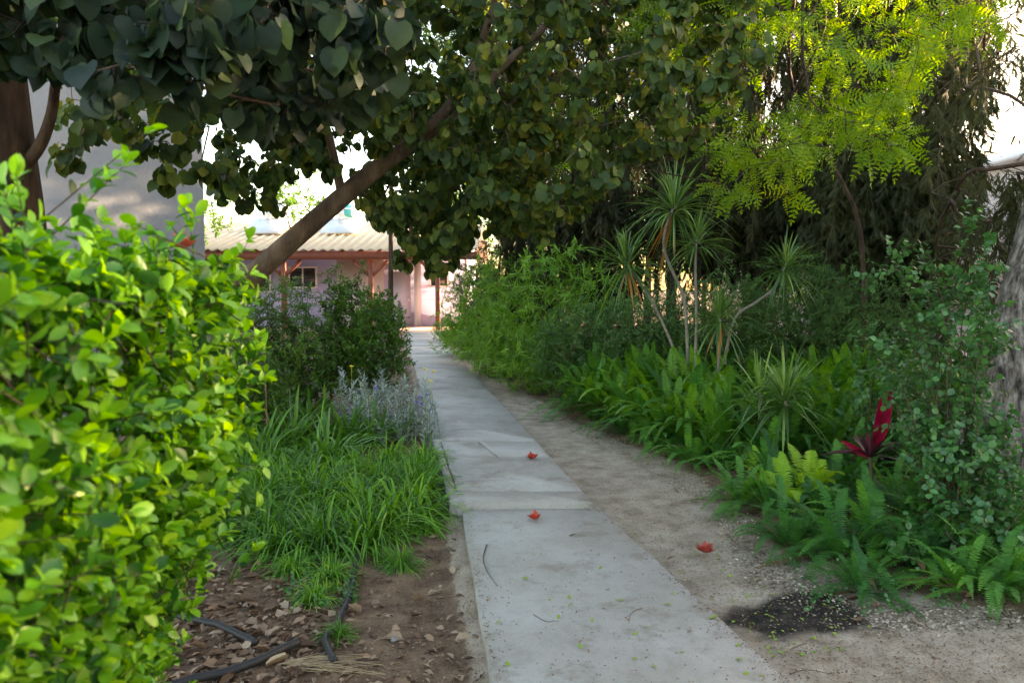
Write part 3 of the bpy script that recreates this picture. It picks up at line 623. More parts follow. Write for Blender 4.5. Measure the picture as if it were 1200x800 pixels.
round_tree('round_leaved_tree', 'leaning tree with grey-brown trunk and round dark leaves arching over the path', [(main, mr_), (b2_, b2r), (b3_, b3r)], ta, M['round'], M['bark'], 5, n=24, L=(.036, .070))
tb0 = smooth_line([(-2.5, 3.6, -.05), (-2.4, 3.55, .8), (-2.28, 3.5, 1.6), (-2.24, 3.4, 2.2), (-2.2, 3.3, 2.8), (-2.0, 3.0, 3.4)], 4); tbr = np.linspace(.2, .09, len(tb0))
tb1 = smooth_line([(-2.27, 3.46, 1.95), P(42, 178, 3.4), P(60, 135, 3.35), P(72, 70, 3.2), P(130, -60, 2.8)], 4); tb1r = np.linspace(.03, .015, len(tb1))
tb = np.concatenate([tgt(rgA, 220, (-160, 330), (1.9, 3.3), -300, ([-160, 0, 100, 330], [100, 80, 95, 90])), tgt(rgA, 70, (250, 470), (2.2, 3.2), -150, ([250, 330, 470], [100, 150, 110]))])
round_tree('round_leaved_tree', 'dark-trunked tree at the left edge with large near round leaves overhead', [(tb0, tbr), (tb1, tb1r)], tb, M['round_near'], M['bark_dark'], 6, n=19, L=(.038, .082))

# ------------------------------------------------------------------ feathery yellow-green tree
def feather_tree():
    rg = np.random.default_rng(31)
    tr = smooth_line([P(1015, 420, 8.6) * [1, 1, 0], P(1012, 330, 8.6), P(1000, 240, 8.4), P(930, 110, 7.8), (2.3, 6.4, 4.0), (2.2, 5.6, 5.0)], 4); r0 = np.linspace(.024, .016, len(tr))
    t2 = smooth_line([P(930, 110, 7.8), (2.5, 6.3, 3.6), P(946, -20, 5.2), P(940, 50, 5.1), P(948, 115, 5.1)], 4); r2 = np.linspace(.02, .006, len(t2))
    bx, br = [740, 780, 830, 880, 950, 1000, 1060, 1090, 1120, 1200], [45, 100, 175, 205, 195, 165, 110, 75, 60, 45]
    T = np.concatenate([tgt(rg, 270, (740, 1100), (4.4, 6.6), -220, (bx, br)), tgt(rg, 16, (830, 1060), (4.6, 6.2), 120, (bx, br)), tgt(rg, 14, (985, 1075), (4.6, 5.2), 130, 185), tgt(rg, 14, (830, 940), (4.8, 5.6), 180, 235), tgt(rg, 50, (1060, 1180), (4.4, 6.0), -150, (bx, br)), tgt(rg, 12, (630, 700), (5.5, 6.5), 120, 190)])
    A, rr, par, chains, tips, nt_ = grow([(tr, r0), (t2, r2)], T, rg, step=.25, wig=.25, sag=.05, rtip=.0025)
    t = thing('feathery_leaved_tree', 'sunlit yellow-green feathery-leaved tree at the upper right', 'tree', tr[0]); tm, bm_, lm = MB(), MB(), MB(); tubes(A, rr, chains, tm, bm_, nt_)
    p1 = A[tips]; p0 = A[par[tips]]; d0 = p1 - p0; ln = np.linalg.norm(d0, axis=1, keepdims=True); p0 = p1 - d0 / ln * np.minimum(ln, .3)
    pos, d, nn = sprig(p0, p1, 10, rg, (30, 85), .3, .7, .45); lm.scatter(*T_PIN, pos, d, nn, rg.uniform(.09, .19, len(pos)))
    tm.build('trunk', M['bark_dark'], t); bm_.build('branches', M['twig'], t); lm.build('crown', M['feather'], t)
feather_tree()

# ------------------------------------------------------------------ cypresses
def cypress(label, base, H, segs, matl, seed, trunk_r=.16, nT=700, tuft=(.15, .27), per=16, lean=(0, 0), gap=None):
    """segs: list of (zlo, zhi, rx, ry, cx, cy) volumes the branches fill"""
    rg = np.random.default_rng(seed); base = np.array(base, float)
    tr = smooth_line([base + [lean[0] * s_, lean[1] * s_, H * s_] + np.r_[rg.normal(0, .05, 2), 0] * (s_ > 0) for s_ in (0, .2, .4, .6, .8, 1)], 4); r0 = np.linspace(trunk_r, .03, len(tr))
    T = []
    tot = sum(sg[6] if len(sg) > 6 else 1 for sg in segs)
    for sg in segs:
        k = int(nT * (sg[6] if len(sg) > 6 else 1) / tot)
        th = rg.uniform(0, 6.28, k); u = rg.random(k) ** .45; z = rg.uniform(sg[0], sg[1], k)
        T.append(np.stack([base[0] + sg[4] + u * sg[2] * np.cos(th), base[1] + sg[5] + u * sg[3] * np.sin(th), z], -1))
    T = np.concatenate(T)
    A, rr, par, chains, tips, nt_ = grow([(tr, r0)], T, rg, step=.4, wig=.15, sag=.12, rtip=.004)
    t = thing('cypress', label, 'tree', base, 'dark cypresses behind the spiky plants'); tm, bm_, lm = MB(), MB(), MB(); tubes(A, rr, chains, tm, bm_, nt_)
    p1 = A[tips]; end = p1 + np.stack([rg.normal(0, .08, len(p1)), rg.normal(0, .08, len(p1)), -rg.uniform(.25, .75, len(p1))], -1)
    for a, b in zip(p1, end): bm_.tube([a, (a + b) / 2 + rg.normal(0, .02, 3), b], [.004, .003, .002], 3, cap=False)
    pos, d, nn = sprig(p1 + (end - p1) * -.1, end, per, rg, (20, 60), .7, 0, .25); lm.scatter(*T_TUFT, pos, d, rg.normal(size=pos.shape), rg.uniform(*tuft, len(pos)))
    p0 = A[par[tips]]; pos, d, nn = sprig(p0, p1, 4, rg, (30, 70), .5, .2, .3); lm.scatter(*T_TUFT, pos, d, rg.normal(size=pos.shape), rg.uniform(*tuft, len(pos)))
    tm.build('trunk', M['bark_dark'], t); bm_.build('branches', M['bark_dark'], t); lm.build('crown', matl, t)
    return t
cypress('dark drooping cypress with thick lower curtains, nearest the pink house', P(1035, 440, 10.5) * [1, 1, 0], 9, [(2.2, 7.5, 1.1, 1.2, 0, 0, 3), (1.2, 3.2, .8, .8, -.1, 0, 1.6)], M['conifer_b'], 41, .17, 1900)
cypress('dark drooping cypress behind the middle of the spiky plants', P(880, 440, 12.5) * [1, 1, 0], 10, [(2.6, 8.5, 1.8, 1.5, 0, 0, 3), (1.9, 3.6, 1.6, 1.0, .1, 0, 1.3)], M['conifer'], 42, .22, 1600)
cypress('dark blue-green cypress left of the spiky plants, behind the round leaves', P(705, 440, 13.5) * [1, 1, 0], 9, [(2.5, 8, 1.9, 1.4, 0, 0, 3), (1.4, 3.2, 1.4, 1.1, -.4, 0, 1.1)], M['conifer'], 43, .18, 1400)
# big leaning trunk at right edge
bt = smooth_line([P(1138, 640, 5.2), P(1160, 560, 5.2), P(1178, 470, 5.25), P(1200, 380, 5.3), P(1228, 260, 5.4), P(1255, 120, 5.6), P(1262, -60, 5.9), P(1250, -250, 6.2)], 4); bt[0][2] = -.05
btr = np.interp(np.arange(len(bt)), [0, 2, 6, 14, 28], [.34, .27, .24, .19, .08])
rgB = np.random.default_rng(51)
TB = np.concatenate([tgt(rgB, 130, (1085, 1215), (7, 9.5), 60, 330, lambda a, r_, g_: 1140 < a and 95 < r_ < 190 and g_.random() < .8), tgt(rgB, 60, (1120, 1300), (5.5, 8.5), 195, 262), tgt(rgB, 330, (1130, 1700), (4.8, 9), -500, 150), tgt(rgB, 120, (1090, 1200), (8, 10), -120, 90)])
A, rr, par, chains, tips, nt_ = grow([(bt, btr)], TB, rgB, step=.35, wig=.15, sag=.05, rtip=.004)
t = thing('conifer_tree', 'thick rough grey trunk leaning at the right edge with feathery conifer branches', 'tree', bt[0]); tm, bm_, lm = MB(), MB(), MB(); tubes(A, rr, chains, tm, bm_, nt_, 20)
p1 = A[tips]; end = p1 + np.stack([rgB.normal(0, .12, len(p1)), rgB.normal(0, .1, len(p1)), -rgB.uniform(.1, .4, len(p1))], -1)
pos, d, nn = sprig(p1, end, 8, rgB, (20, 60), .5, 0, .25); lm.scatter(*T_TUFT, pos, d, rgB.normal(size=pos.shape), rgB.uniform(.12, .24, len(pos)))
tm.build('trunk', M['bark_big'], t); bm_.build('branches', M['bark_dark'], t); lm.build('crown', M['conifer_b'], t)

# ------------------------------------------------------------------ generic leafy shrubs / trees
def blobpts(rg, blobs, n):
    vol = np.array([b[3] * b[4] * b[5] for b in blobs]); pr = vol / vol.sum(); out = []
    for i in range(n):
        b = blobs[rg.choice(len(blobs), p=pr)]; v = nz(rg.normal(size=3)) * rg.random() ** .4; out.append([b[0] + v[0] * b[3], b[1] + v[1] * b[4], max(.05, b[2] + v[2] * b[5])])
    return np.array(out)
def shrub(name, label, cat, base, blobs, matl, seed, n=250, k=9, L=(.03, .05), tmpl=None, stems=4, bark=None, phi=(30, 70), droop=.1, group=None, twig=.2, H=None, r0=.02, up=.5, kids=('stems', 'foliage'), wide=None):
    rg = np.random.default_rng(seed); base = np.array(base, float); pts = blobpts(rg, blobs, n)
    hs_ = np.array([b[2] for b in blobs]).mean() if H is None else H
    trunks = []
    for s_ in range(stems):
        a = rg.uniform(0, 6.28); b0 = base + [.05 * math.cos(a) * (stems > 1), .05 * math.sin(a) * (stems > 1), -.03]; tb_ = pts[rg.integers(len(pts))]; top = np.array([b0[0] + (tb_[0] - b0[0]) * .4, b0[1] + (tb_[1] - b0[1]) * .4, hs_]) if stems > 1 else np.array([b0[0] + .1, b0[1], hs_])
        trunks.append((smooth_line([b0, b0 * .6 + top * .4 + rg.normal(0, .03, 3), top], 3), np.linspace(r0, r0 * .5, 7)))
    A, rr, par, chains, tips, nt_ = grow(trunks[:1] if stems == 1 else trunks[:1], pts, rg, step=.18, wig=.2, rtip=.0018)
    t = thing(name, label, cat, base, group); bm_, lm, tm = MB(), MB(), MB(); tubes(A, rr, chains, tm if kids[0] == 'trunk' else bm_, bm_, nt_, 7)
    p1 = A[tips]; p0 = A[par[tips]]; d0 = p1 - p0; ln = np.linalg.norm(d0, axis=1, keepdims=True); p0 = p1 - nz(d0 + rg.normal(0, .02, d0.shape)) * twig
    pos, d, nn = sprig(p0, p1 + nz(d0) * twig * .2, k, rg, phi, droop, up, .22); lm.scatter(*(tmpl or T_OVAL2), pos, d, nn, rg.uniform(*L, len(pos)), wide)
    if kids[0] == 'trunk': tm.build('trunk', bark or M['bark_dark'], t); bm_.build('branches', bark or M['bark_dark'], t)
    else: bm_.build('stems', bark or M['twig'], t)
    lm.build(kids[1], matl, t)
    return t
def B(px, row, D, rx, ry, rz): p = P(px, row, D); return (p[0], p[1], p[2], rx, ry, rz)
TK = ('trunk', 'crown')
# left bushes behind strappy plants
shrub('garden_shrub', 'bushy dark green shrub with long upright shoots left of the path', 'shrub', G(410, 470), [B(420, 380, 9.3, .62, .6, .5), B(380, 430, 9.0, .7, .6, .45), B(440, 420, 9.0, .45, .5, .5)], M['shrub'], 61, 1100, 18, (.035, .06), droop=.1)
shrub('garden_shrub', 'small-leaved dark shrub between the hedge and the taller upright shrub', 'shrub', G(330, 470), [B(325, 375, 8.6, .6, .5, .5), B(320, 430, 8.4, .7, .5, .5)], M['shrub'], 62, 800, 18, (.028, .045))
shrub('garden_shrub', 'low dark shrub close behind the hedge corner', 'shrub', G(285, 520), [B(270, 440, 7.0, .45, .5, .42), B(300, 470, 7.2, .4, .4, .35)], M['shrub'], 64, 650, 14, (.03, .05))
sh = [B(418, 330, 9.4, .06, .06, .3), B(425, 315, 9.3, .05, .05, .2), B(388, 330, 9.2, .08, .06, .25), B(445, 365, 9.2, .1, .1, .2), B(465, 375, 9.0, .1, .1, .15), B(402, 350, 9.2, .15, .1, .3)]
shrub('tall_shoots', 'tall thin leafy shoots rising in front of the veranda posts', 'plant', G(415, 465), sh, M['shrub'], 63, 110, 12, (.035, .055), twig=.14)
# feathery bamboo-like shrubs right of path, middle distance
for i_, (px, row, D, rx, rz, lab) in enumerate(((560, 385, 17.0, .9, 1.15, 'light green feathery shrub nearest the house, right of the path'), (600, 370, 13.5, 1.0, 1.3, 'tall light green feathery shrub halfway along the path'), (655, 375, 11.5, 1.3, 1.25, 'wide mid green feathery shrub right of the path, before the spiky plants'))):
    p = P(px, row, D); shrub('feathery_shrub', lab, 'shrub', (p[0], p[1], 0), [(p[0], p[1], .95, rx, .9, rz), (p[0] - .15, p[1] - .5, .5, rx, .7, .5)], M['willow'], 70 + i_, 900, 18, (.07, .12), T_LANCE, phi=(15, 45), droop=.05, twig=.28, group='feathery shrubs right of the path')
shrub('low_shrub', 'low dense blue-green shrub overhanging the far end of the path', 'shrub', G(535, 405), [B(535, 388, 21, .75, .8, .45)], M['rose'], 74, 350, 14, (.05, .09), T_LANCE, phi=(30, 70))
for i_, (px, row, D) in enumerate(((625, 345, 14.5), (590, 335, 17))):
    p = P(px, row, D); shrub('blue_shrub', ['blue-green tall shrub behind the middle feathery shrubs', 'blue-green tall shrub near the veranda, under the hanging branches'][i_], 'shrub', (p[0], p[1], 0), [(p[0], p[1], 1.6, 1.3, .8, 1.1)], M['ever'], 76 + i_, 500, 14, (.09, .15), T_LANCE, droop=.3)
# rosemary-like mass behind ferns
for i_, (px, D, rx, h) in enumerate(((705, 10.4, 1.0, 1.2), (775, 10.0, .9, 1.25), (850, 9.8, 1.0, 1.45), (930, 9.4, 1.0, 1.6), (1010, 9.0, .9, 1.5))):
    x = (px - 600) / 900 * D
    shrub('rosemary_bush', ['dark rosemary bush left of the spiky plants', 'dark rosemary bush under the leaning grey cane', 'grey-green rosemary bush behind the tallest canes', 'tall grey-green rosemary bush right of the curved cane', 'rosemary bush below the cypress curtain'][i_], 'shrub', (x, D, 0), [(x, D, h * .5, rx, .7, h * .68)], M['rose'], 80 + i_, 900, 26, (.035, .06), T_LANCE, phi=(25, 60), droop=-.4, group='rosemary bushes behind the ferns', twig=.3, wide=1.6)
# sunlit shrubs in the gaps
shrub('yellow_shrub', 'sunlit yellow-green shrub glowing behind the curved cane', 'shrub', P(900, 400, 14) * [1, 1, 0], [B(895, 300, 14, .9, .5, .7), B(920, 340, 14, .8, .5, .6)], M['feather'], 88, 260, 9, (.06, .1), T_OVAL2)
shrub('pale_shrub', 'pale green shrub beyond the leftmost spiky head', 'shrub', P(730, 400, 17) * [1, 1, 0], [B(735, 300, 17, 1.0, .6, .8)], M['feather'], 89, 200, 9, (.06, .1), T_OVAL2)
# evergreen background trees
def bgtree(lab, x, y, H, r, matl, seed, n=420, L=(.10, .18), k=9, nm='broadleaf_tree', low=.35, tr=.14):
    rg = np.random.default_rng(seed); bl = []
    for _ in range(9):
        a = rg.uniform(0, 6.28); u = rg.random() ** .5 * r * .7; bl.append((x + u * math.cos(a), y + u * math.sin(a), H * rg.uniform(low, .88), r * .45, r * .45, r * .42))
    shrub(nm, lab, 'tree', (x, y, 0), bl, matl, seed, n, k, L, T_OVAL2, stems=1, H=H * .6, r0=tr, kids=TK, droop=.25, group='trees in the background', twig=.35)
bgtree('dense mid green tree close behind the leaning trunk, filling the canopy', .3, 15.5, 10, 3.2, M['ever'], 90, 1400, (.10, .16), low=.4)
bgtree('tall green tree in front of the veranda house, its crown above the path', -2.2, 14, 10.5, 3.0, M['shrub'], 190, 1100, (.09, .15), low=.5, tr=.055)
bgtree('tall dark evergreen behind the cypresses, closing the gaps between them', 3.6, 17.5, 12, 3.6, M['ever'], 191, 1500, (.12, .2), low=.3)
bgtree('dark evergreen tree directly right of the house end', 1.0, 19, 7.5, 2.6, M['ever'], 91, 700)
bgtree('dark evergreen tree behind the hanging round leaves mid picture', .2, 22, 10.5, 3.0, M['ever'], 92, 1000)
bgtree('mid green tree rising behind the veranda house, left part', -13.5, 42, 8, 3.2, M['shrub'], 93, 450, (.16, .28))
bgtree('mid green tree rising behind the veranda house, centre', -7.5, 45, 7.5, 3.0, M['willow'], 94, 350, (.16, .28))
bgtree('tall tree behind the right end of the veranda house', -2.5, 40, 10, 3.6, M['shrub'], 95, 600, (.16, .28))
bgtree('dense tree between the house and the cypresses', 4.2, 24, 8, 2.6, M['ever'], 96, 600)
bgtree('olive green tree beside the pink house', 9.2, 19.5, 5.2, 1.6, M['conifer_b'], 97, 350, (.08, .14), low=.3)
bgtree('large green tree beyond the cypresses', 8, 32, 9, 3.5, M['willow'], 98, 500, (.18, .3))
bgtree('dark tree left of the veranda house', -10.5, 24, 6, 2.2, M['shrub'], 99, 400)
# off-frame tall hedge added at right to shade the path
def sun_block_hedge():
    rg = np.random.default_rng(101); n = 24000; h = thing('sun_block_hedge', 'unseen hedge added at the right to block the low sun', 'hedge', (9.3, 2.5, 0))
    y = rg.uniform(-9, 12.0, n); x = 9.3 + rg.uniform(-.6, .6, n) + .3 * np.sin(y); z = rg.uniform(.1, 4.8, n) - .5 * np.abs(rg.normal(0, .3, n)); z = np.abs(z)
    lm = MB(); lm.scatter(*T_OVAL2, np.stack([x, y, z], -1), rg.normal(size=(n, 3)), rg.normal(size=(n, 3)) + [0, 0, .6], rg.uniform(.15, .26, n), 1.3)
    st = MB()
    for yy in np.arange(-8.8, 12, .5): st.tube([(9.3, yy, -.05), (9.3 + rg.normal(0, .1), yy + rg.normal(0, .1), 2.2), (9.3 + rg.normal(0, .2), yy + rg.normal(0, .2), 4.2)], [.04, .03, .012], 6)
    lm.build('foliage', M['ever'], h); st.build('stems', M['bark_dark'], h)
sun_block_hedge()

# ------------------------------------------------------------------ dracaenas
def blades(mb, c, ax, n, L, W, rg, spread=(10, 110), sag=.5, tmpl_seg=6, base_r=.03, down=None):
    """arching strap blades from point c around axis ax"""
    ax = nz(ax); ref = nz(np.cross(ax, [.3, .9, .1])); b = np.cross(ax, ref)
    for i in range(n):
        th = rg.uniform(0, 6.28); ph = R(rg.uniform(*spread)); rad = math.cos(th) * ref + math.sin(th) * b
        d = nz(ax * math.cos(ph) + rad * math.sin(ph)); l_ = rg.uniform(*L); w_ = rg.uniform(*W)
        t = np.linspace(0, 1, tmpl_seg + 1)[:, None]; s_ = sag * rg.uniform(.5, 1.4)
        cen = c + rad * base_r + d * l_ * t + np.array([0, 0, -1]) * s_ * l_ * t ** 2.2
        T_ = nz(np.gradient(cen, axis=0)); side = nz(np.cross(T_, ax + .01)); nr_ = np.cross(side, T_)
        pw = np.interp(t[:, 0], [0, .15, .6, 1], [.6, 1, .85, .0])[:, None] * w_ * .5
        a_ = cen - side * pw + nr_ * pw * .35; e_ = cen + side * pw + nr_ * pw * .35; k = tmpl_seg + 1
        V = np.stack([a_, cen, e_], 1).reshape(-1, 3); f = []
        for j in range(k - 1): q_ = j * 3; f += [(q_, q_ + 3, q_ + 4, q_ + 1), (q_ + 1, q_ + 4, q_ + 5, q_ + 2)]
        mb.add(V, f)
def drac(label, pts, D, nb, L, dead=0, axis_=None, r=.017, seed=1):
    rg = np.random.default_rng(seed); w_ = smooth_line([P(a, b, d) for a, b, d in pts], 5); base = w_[0].copy(); base[2] = -.02
    w_ = np.vstack([base, w_]); nb = int(nb * 1.5); L = (L[0] * 1.15, L[1] * 1.3); t = thing('spiky_cane_plant', label, 'plant', base, 'spiky-headed cane plants'); s_ = MB(); s_.tube(w_, np.linspace(r, r * .7, len(w_)), 8); s_.build('cane', M['stem'], t)
    ax = nz(w_[-1] - w_[-4]) if axis_ is None else nz(axis_); c = w_[-1]; h = MB()
    for q_ in range(3): blades(h, c - ax * .05 * q_, ax, nb // 3, L, (.014, .024), rg, ((5, 50), (30, 85), (60, 120))[q_], .35 + .12 * q_)
    h.build('leaf_head', M['drac'], t)
    if dead:
        g_ = MB(); blades(g_, c - ax * .12, -ax, dead, (L[0] * .6, L[1] * .8), (.02, .035), rg, (5, 35), .3); tag(g_.build('dead_leaves', M['dead'], t), 'hanging orange dead leaves')
drac('spiky plant with the lowest cane leaning left, orange dead leaf below', [(790, 420, 8.6), (788, 405, 8.6), (765, 355, 8.6), (740, 318, 8.6), (733, 305, 8.6)], 8.6, 75, (.30, .52), 5, (-.25, 0, 1), seed=1)
drac('tallest spiky plant on a bent grey cane with an orange dead leaf', [(806, 425, 8.4), (805, 390, 8.4), (801, 348, 8.4), (788, 318, 8.4), (778, 290, 8.4), (782, 262, 8.4), (791, 240, 8.4)], 8.4, 85, (.34, .62), 6, (.15, 0, 1), .020, 2)
drac('spiky plant on the straight upright grey cane', [(815, 425, 8.3), (816, 370, 8.3), (815, 320, 8.3), (816, 280, 8.3)], 8.3, 60, (.26, .46), 0, (0, 0, 1), seed=3)
drac('short pale spiky plant low between the canes', [(842, 425, 8.2), (844, 395, 8.2), (844, 368, 8.2)], 8.2, 75, (.26, .46), 4, (0, 0, 1), seed=4)
drac('spiky plant on the S-curved cane reaching right', [(850, 415, 8.5), (862, 372, 8.5), (885, 355, 8.5), (905, 340, 8.5), (916, 322, 8.5), (922, 308, 8.5)], 8.5, 65, (.28, .46), 0, (.25, 0, 1), seed=5)
drac('low dry-looking spiky rosette standing in the fern bed', [(922, 520, 6.3), (922, 490, 6.3), (920, 462, 6.3)], 6.3, 75, (.28, .55), 3, (0, 0, 1), seed=6)
drac('small spiky rosette at the left of the low dry one', [(893, 520, 6.5), (892, 480, 6.5), (890, 460, 6.5)], 6.5, 40, (.25, .48), 0, (0, 0, 1), seed=7)

# ------------------------------------------------------------------ ferns
def frond(mb, c, th, L, rise, arch, rg, pw=.045, pairs=36, twist=0, droop=.35):
    t = np.linspace(0, 1, 14); out = L * (t * math.cos(rise)) ; up = L * (t * math.sin(rise) - arch * t ** 2.2)
    side_w = rg.normal(0, .06) * L * t ** 2
    d = np.array([math.cos(th), math.sin(th)]); s2 = np.array([-d[1], d[0]])
    cen = np.stack([c[0] + d[0] * out + s2[0] * side_w, c[1] + d[1] * out + s2[1] * side_w, c[2] + up], -1)
    mb.tube(cen, np.linspace(.0022, .0006, 14), 3, cap=False)
    u = np.linspace(.10, .99, pairs); cx = np.stack([np.interp(u, t, cen[:, j]) for j in range(3)], -1); T_ = nz(np.gradient(cx, axis=0)); sv = nz(np.cross(T_, [0, 0, 1])) if abs(T_[0, 2]) < .99 else np.tile([s2[0], s2[1], 0], (pairs, 1))
    nv = np.cross(sv, T_); w_ = np.interp(u, [0, .25, .6, .9, 1], [.55, 1, .95, .45, .12]) * pw * rg.uniform(.85, 1.15)
    pw_seg = L * .9 / pairs
    for sg in (-1, 1):
        dd = nz(sv * sg + T_ * .28 + rg.normal(0, .07, (pairs, 3)) - np.array([0, 0, droop * .4]) + nv * .15)
        tv = np.array([[0, -.5, 0], [0, .5, 0], [.55, .48, .02], [.55, -.45, .02], [1, .12, -.08], [1, -.05, -.08]]); tf = np.array([(0, 3, 2, 1), (3, 5, 4, 2)])
        pos = cx; dn = nz(dd); nn = nz(nv - (nv * dn).sum(-1, keepdims=True) * dn); bb = np.cross(nn, dn)
        V = pos[:, None] + w_[:, None, None] * tv[None, :, 0:1] * dn[:, None] + (pw_seg * .55) * tv[None, :, 1:2] * bb[:, None] + w_[:, None, None] * tv[None, :, 2:3] * nn[:, None]
        mb.add(V.reshape(-1, 3), (tf[None] + (np.arange(pairs) * 6)[:, None, None]).reshape(-1, 4))
def fern_proto(seed, n=24, L=(.3, .55), rise=(35, 80), matl='fern', pw=.045, dry=2):
    rg = np.random.default_rng(seed); t = thing('fern', 'lush green sword fern in the dense bed right of the path', 'fern', (0, 0, 0)); m_ = MB()
    for i in range(n):
        th = i * 2.4 + rg.normal(0, .3); l_ = rg.uniform(*L); frond(m_, np.array([.03 * math.cos(th), .03 * math.sin(th), 0]), th, l_, R(rg.uniform(*rise)), rg.uniform(.3, .85), rg, pw)
    m_.build('fronds', M[matl], t, local=True)
    if dry:
        m_ = MB()
        for i in range(dry): th = rg.uniform(0, 6.28); frond(m_, np.zeros(3), th, rg.uniform(*L) * .8, R(rg.uniform(10, 35)), rg.uniform(.2, .4), rg, pw * .7)
        m_.build('dry_fronds', M['fern_dry'], t, local=True)
    return t
FP = [fern_proto(200 + i, 34, (.34, .62), (18, 80), pw=.034, dry=4) for i in range(4)]
FU = [fern_proto(210 + i, 44, (.40, .66), (48, 88), 'fern_l', .030, 3) for i in range(3)]
FY = [fern_proto(220 + i, 14, (.3, .5), (60, 86), 'fern_y', .05, 0) for i in range(2)]
used = set()
def put(proto, x, y, sc=1, label=None, group=None, rz=None, dz=0):
    rz = random.uniform(0, 6.28) if rz is None else rz; z = float(gh(x, y)) + dz
    if proto.name not in used:
        used.add(proto.name); proto.location = (x, y, z); proto.rotation_euler = (0, 0, rz); proto.scale = (sc,) * 3
        if label: proto['label'] = label
        if group: proto['group'] = group
        return proto
    return dup(proto, (x, y, z), rz, sc, label or proto['label'], group)
GB = 'sword ferns massed in the bed behind'
LBED = 'upright sword fern in the dense bed in front of the canes'
rgF = np.random.default_rng(9); 
def bedlab(p):
    px = 600 + p[0] / p[1] * 900
    a = 'left of the canes' if px < 780 else ('at the foot of the canes' if px < 870 else ('right of the canes' if px < 960 else ('behind the crimson-leaved plant' if px < 1040 else ('behind the wiry round-leaved shrub' if px < 1120 else 'by the thick grey trunk'))))
    return ('front-row' if p[1] < 7.2 else ('middle-row' if p[1] < 8.8 else 'back-row')) + ' green sword fern of the dense bed, ' + a
k = 0; spots = []
cand = []
for _ in range(4000):
    px, row = rgF.uniform(690, 1200), rgF.uniform(450, 640); p = G(px, row)
    fr = np.interp(px, [690, 730, 800, 860, 900, 1000, 1080, 1130, 1200], [492, 500, 530, 545, 580, 590, 600, 620, 650])
    if px > 1080 and row < 500: continue
    if row > fr: continue
    if all((p[0] - q_[0]) ** 2 + (p[1] - q_[1]) ** 2 > .33 ** 2 for q_ in spots): spots.append(p)
for j, p in enumerate(spots): put((FU + FP[:1])[j % 4] if p[1] > 6.2 else FP[j % 4], p[0], p[1], rgF.uniform(1.05, 1.35) * np.interp(p[1], [5.5, 7.6], [.85, 1.75]), bedlab(p), GB)
# front row, each told apart
front_ = [(735, 510, .9, 'dark sword fern at the left tip of the fern bed by the bare soil'), (775, 528, .95, 'sword fern second from the left tip of the bed'), (812, 545, .95, 'sword fern bulging forward over the pale chaff'), (850, 548, .9, 'sword fern just left of the yellow fern fronds'),
    (868, 590, .8, 'small isolated sword fern nearest the fallen blossom on the soil'), (905, 600, .85, 'sword fern in front of the yellow fern'), (925, 640, .85, 'sword fern with fronds leaning over the dry twigs'), (960, 610, 1.0, 'sword fern directly before the crimson-leaved plant'),
    (985, 655, 1.05, 'large bright sword fern behind the dark wet soil patch'), (1025, 645, 1.1, 'large sword fern right of the wet soil patch, below the crimson leaves'), (1060, 610, 1.05, 'sword fern under the climbing small round leaves'), (1075, 665, 1.0, 'sword fern with long light frond reaching right'),
    (1110, 640, 1.0, 'sword fern at the foot of the thick grey trunk'), (1150, 665, 1.0, 'sword fern right of the trunk foot, near the right edge'), (1165, 700, .85, 'low sword fern spreading at the lower right edge'), (1195, 690, 1.0, 'sword fern cut by the right edge of view'), (1125, 695, .7, 'small sword fern among dry litter at the lower right'), (1010, 690, .6, 'small young fern at the edge of the wet soil')]
for j, (px, row, s_, lab) in enumerate(front_): p = G(px, row); put(FP[(j * 3 + 1) % 4], p[0], p[1], s_ * 1.15, lab, 'sword ferns along the front of the bed')
for px, row, s_, lab in ((925, 600, 1.0, 'yellow-green upright fern left of the crimson-leaved plant'), (950, 590, 1.0, 'yellow-green upright fern just beside the crimson-leaved plant'), (1060, 540, .9, 'yellow-green fern behind the small round leaves'), (895, 575, .8, 'yellow-green fern at the left with one arching frond')): p = G(px, row); put(FY[(px // 5) % 2], p[0], p[1], s_ * 1.25, lab, 'yellow-green ferns')

# crimson leaved plant
def ti():
    rg = np.random.default_rng(300); b = G(1015, 600); b[2] = 0; t = thing('crimson_leaved_plant', 'plant with maroon blades and two upright crimson leaves among the ferns', 'plant', b)
    top = P(1020, 535, b[1]); s_ = MB(); s_.tube(smooth_line([b, (b + top) / 2 + [.02, 0, 0], top], 3), .012, 6); s_.build('stem', M['twig'], t)
    m_ = MB(); blades(m_, top, np.array([0, 0, 1.]), 26, (.22, .36), (.03, .05), rg, (15, 90), .35, base_r=.015); m_.build('maroon_leaves', M['ti'], t)
    for a, bb in (((1028, 505), (1034, 462)), ((1042, 500), (1047, 452)), ((1000, 540), (985, 515))):
        q0 = P(a[0], a[1], b[1] - .1); q1 = P(bb[0], bb[1], b[1] - .12); base_ = q0 + (top - q0) * .8; ax = q1 - base_; l_ = np.linalg.norm(ax); v_, f_ = leaf_t([.3, .7, 1, 1, .8, .45, .0], 6, .17, .3, -.04)
        r_m = MB(); r_m.scatter(v_, f_, [base_], [ax], [[0.2, -1, .2]], [l_]); tag(r_m.build('crimson_leaf', M['ti_red'], t), 'bright crimson young leaf')
ti()

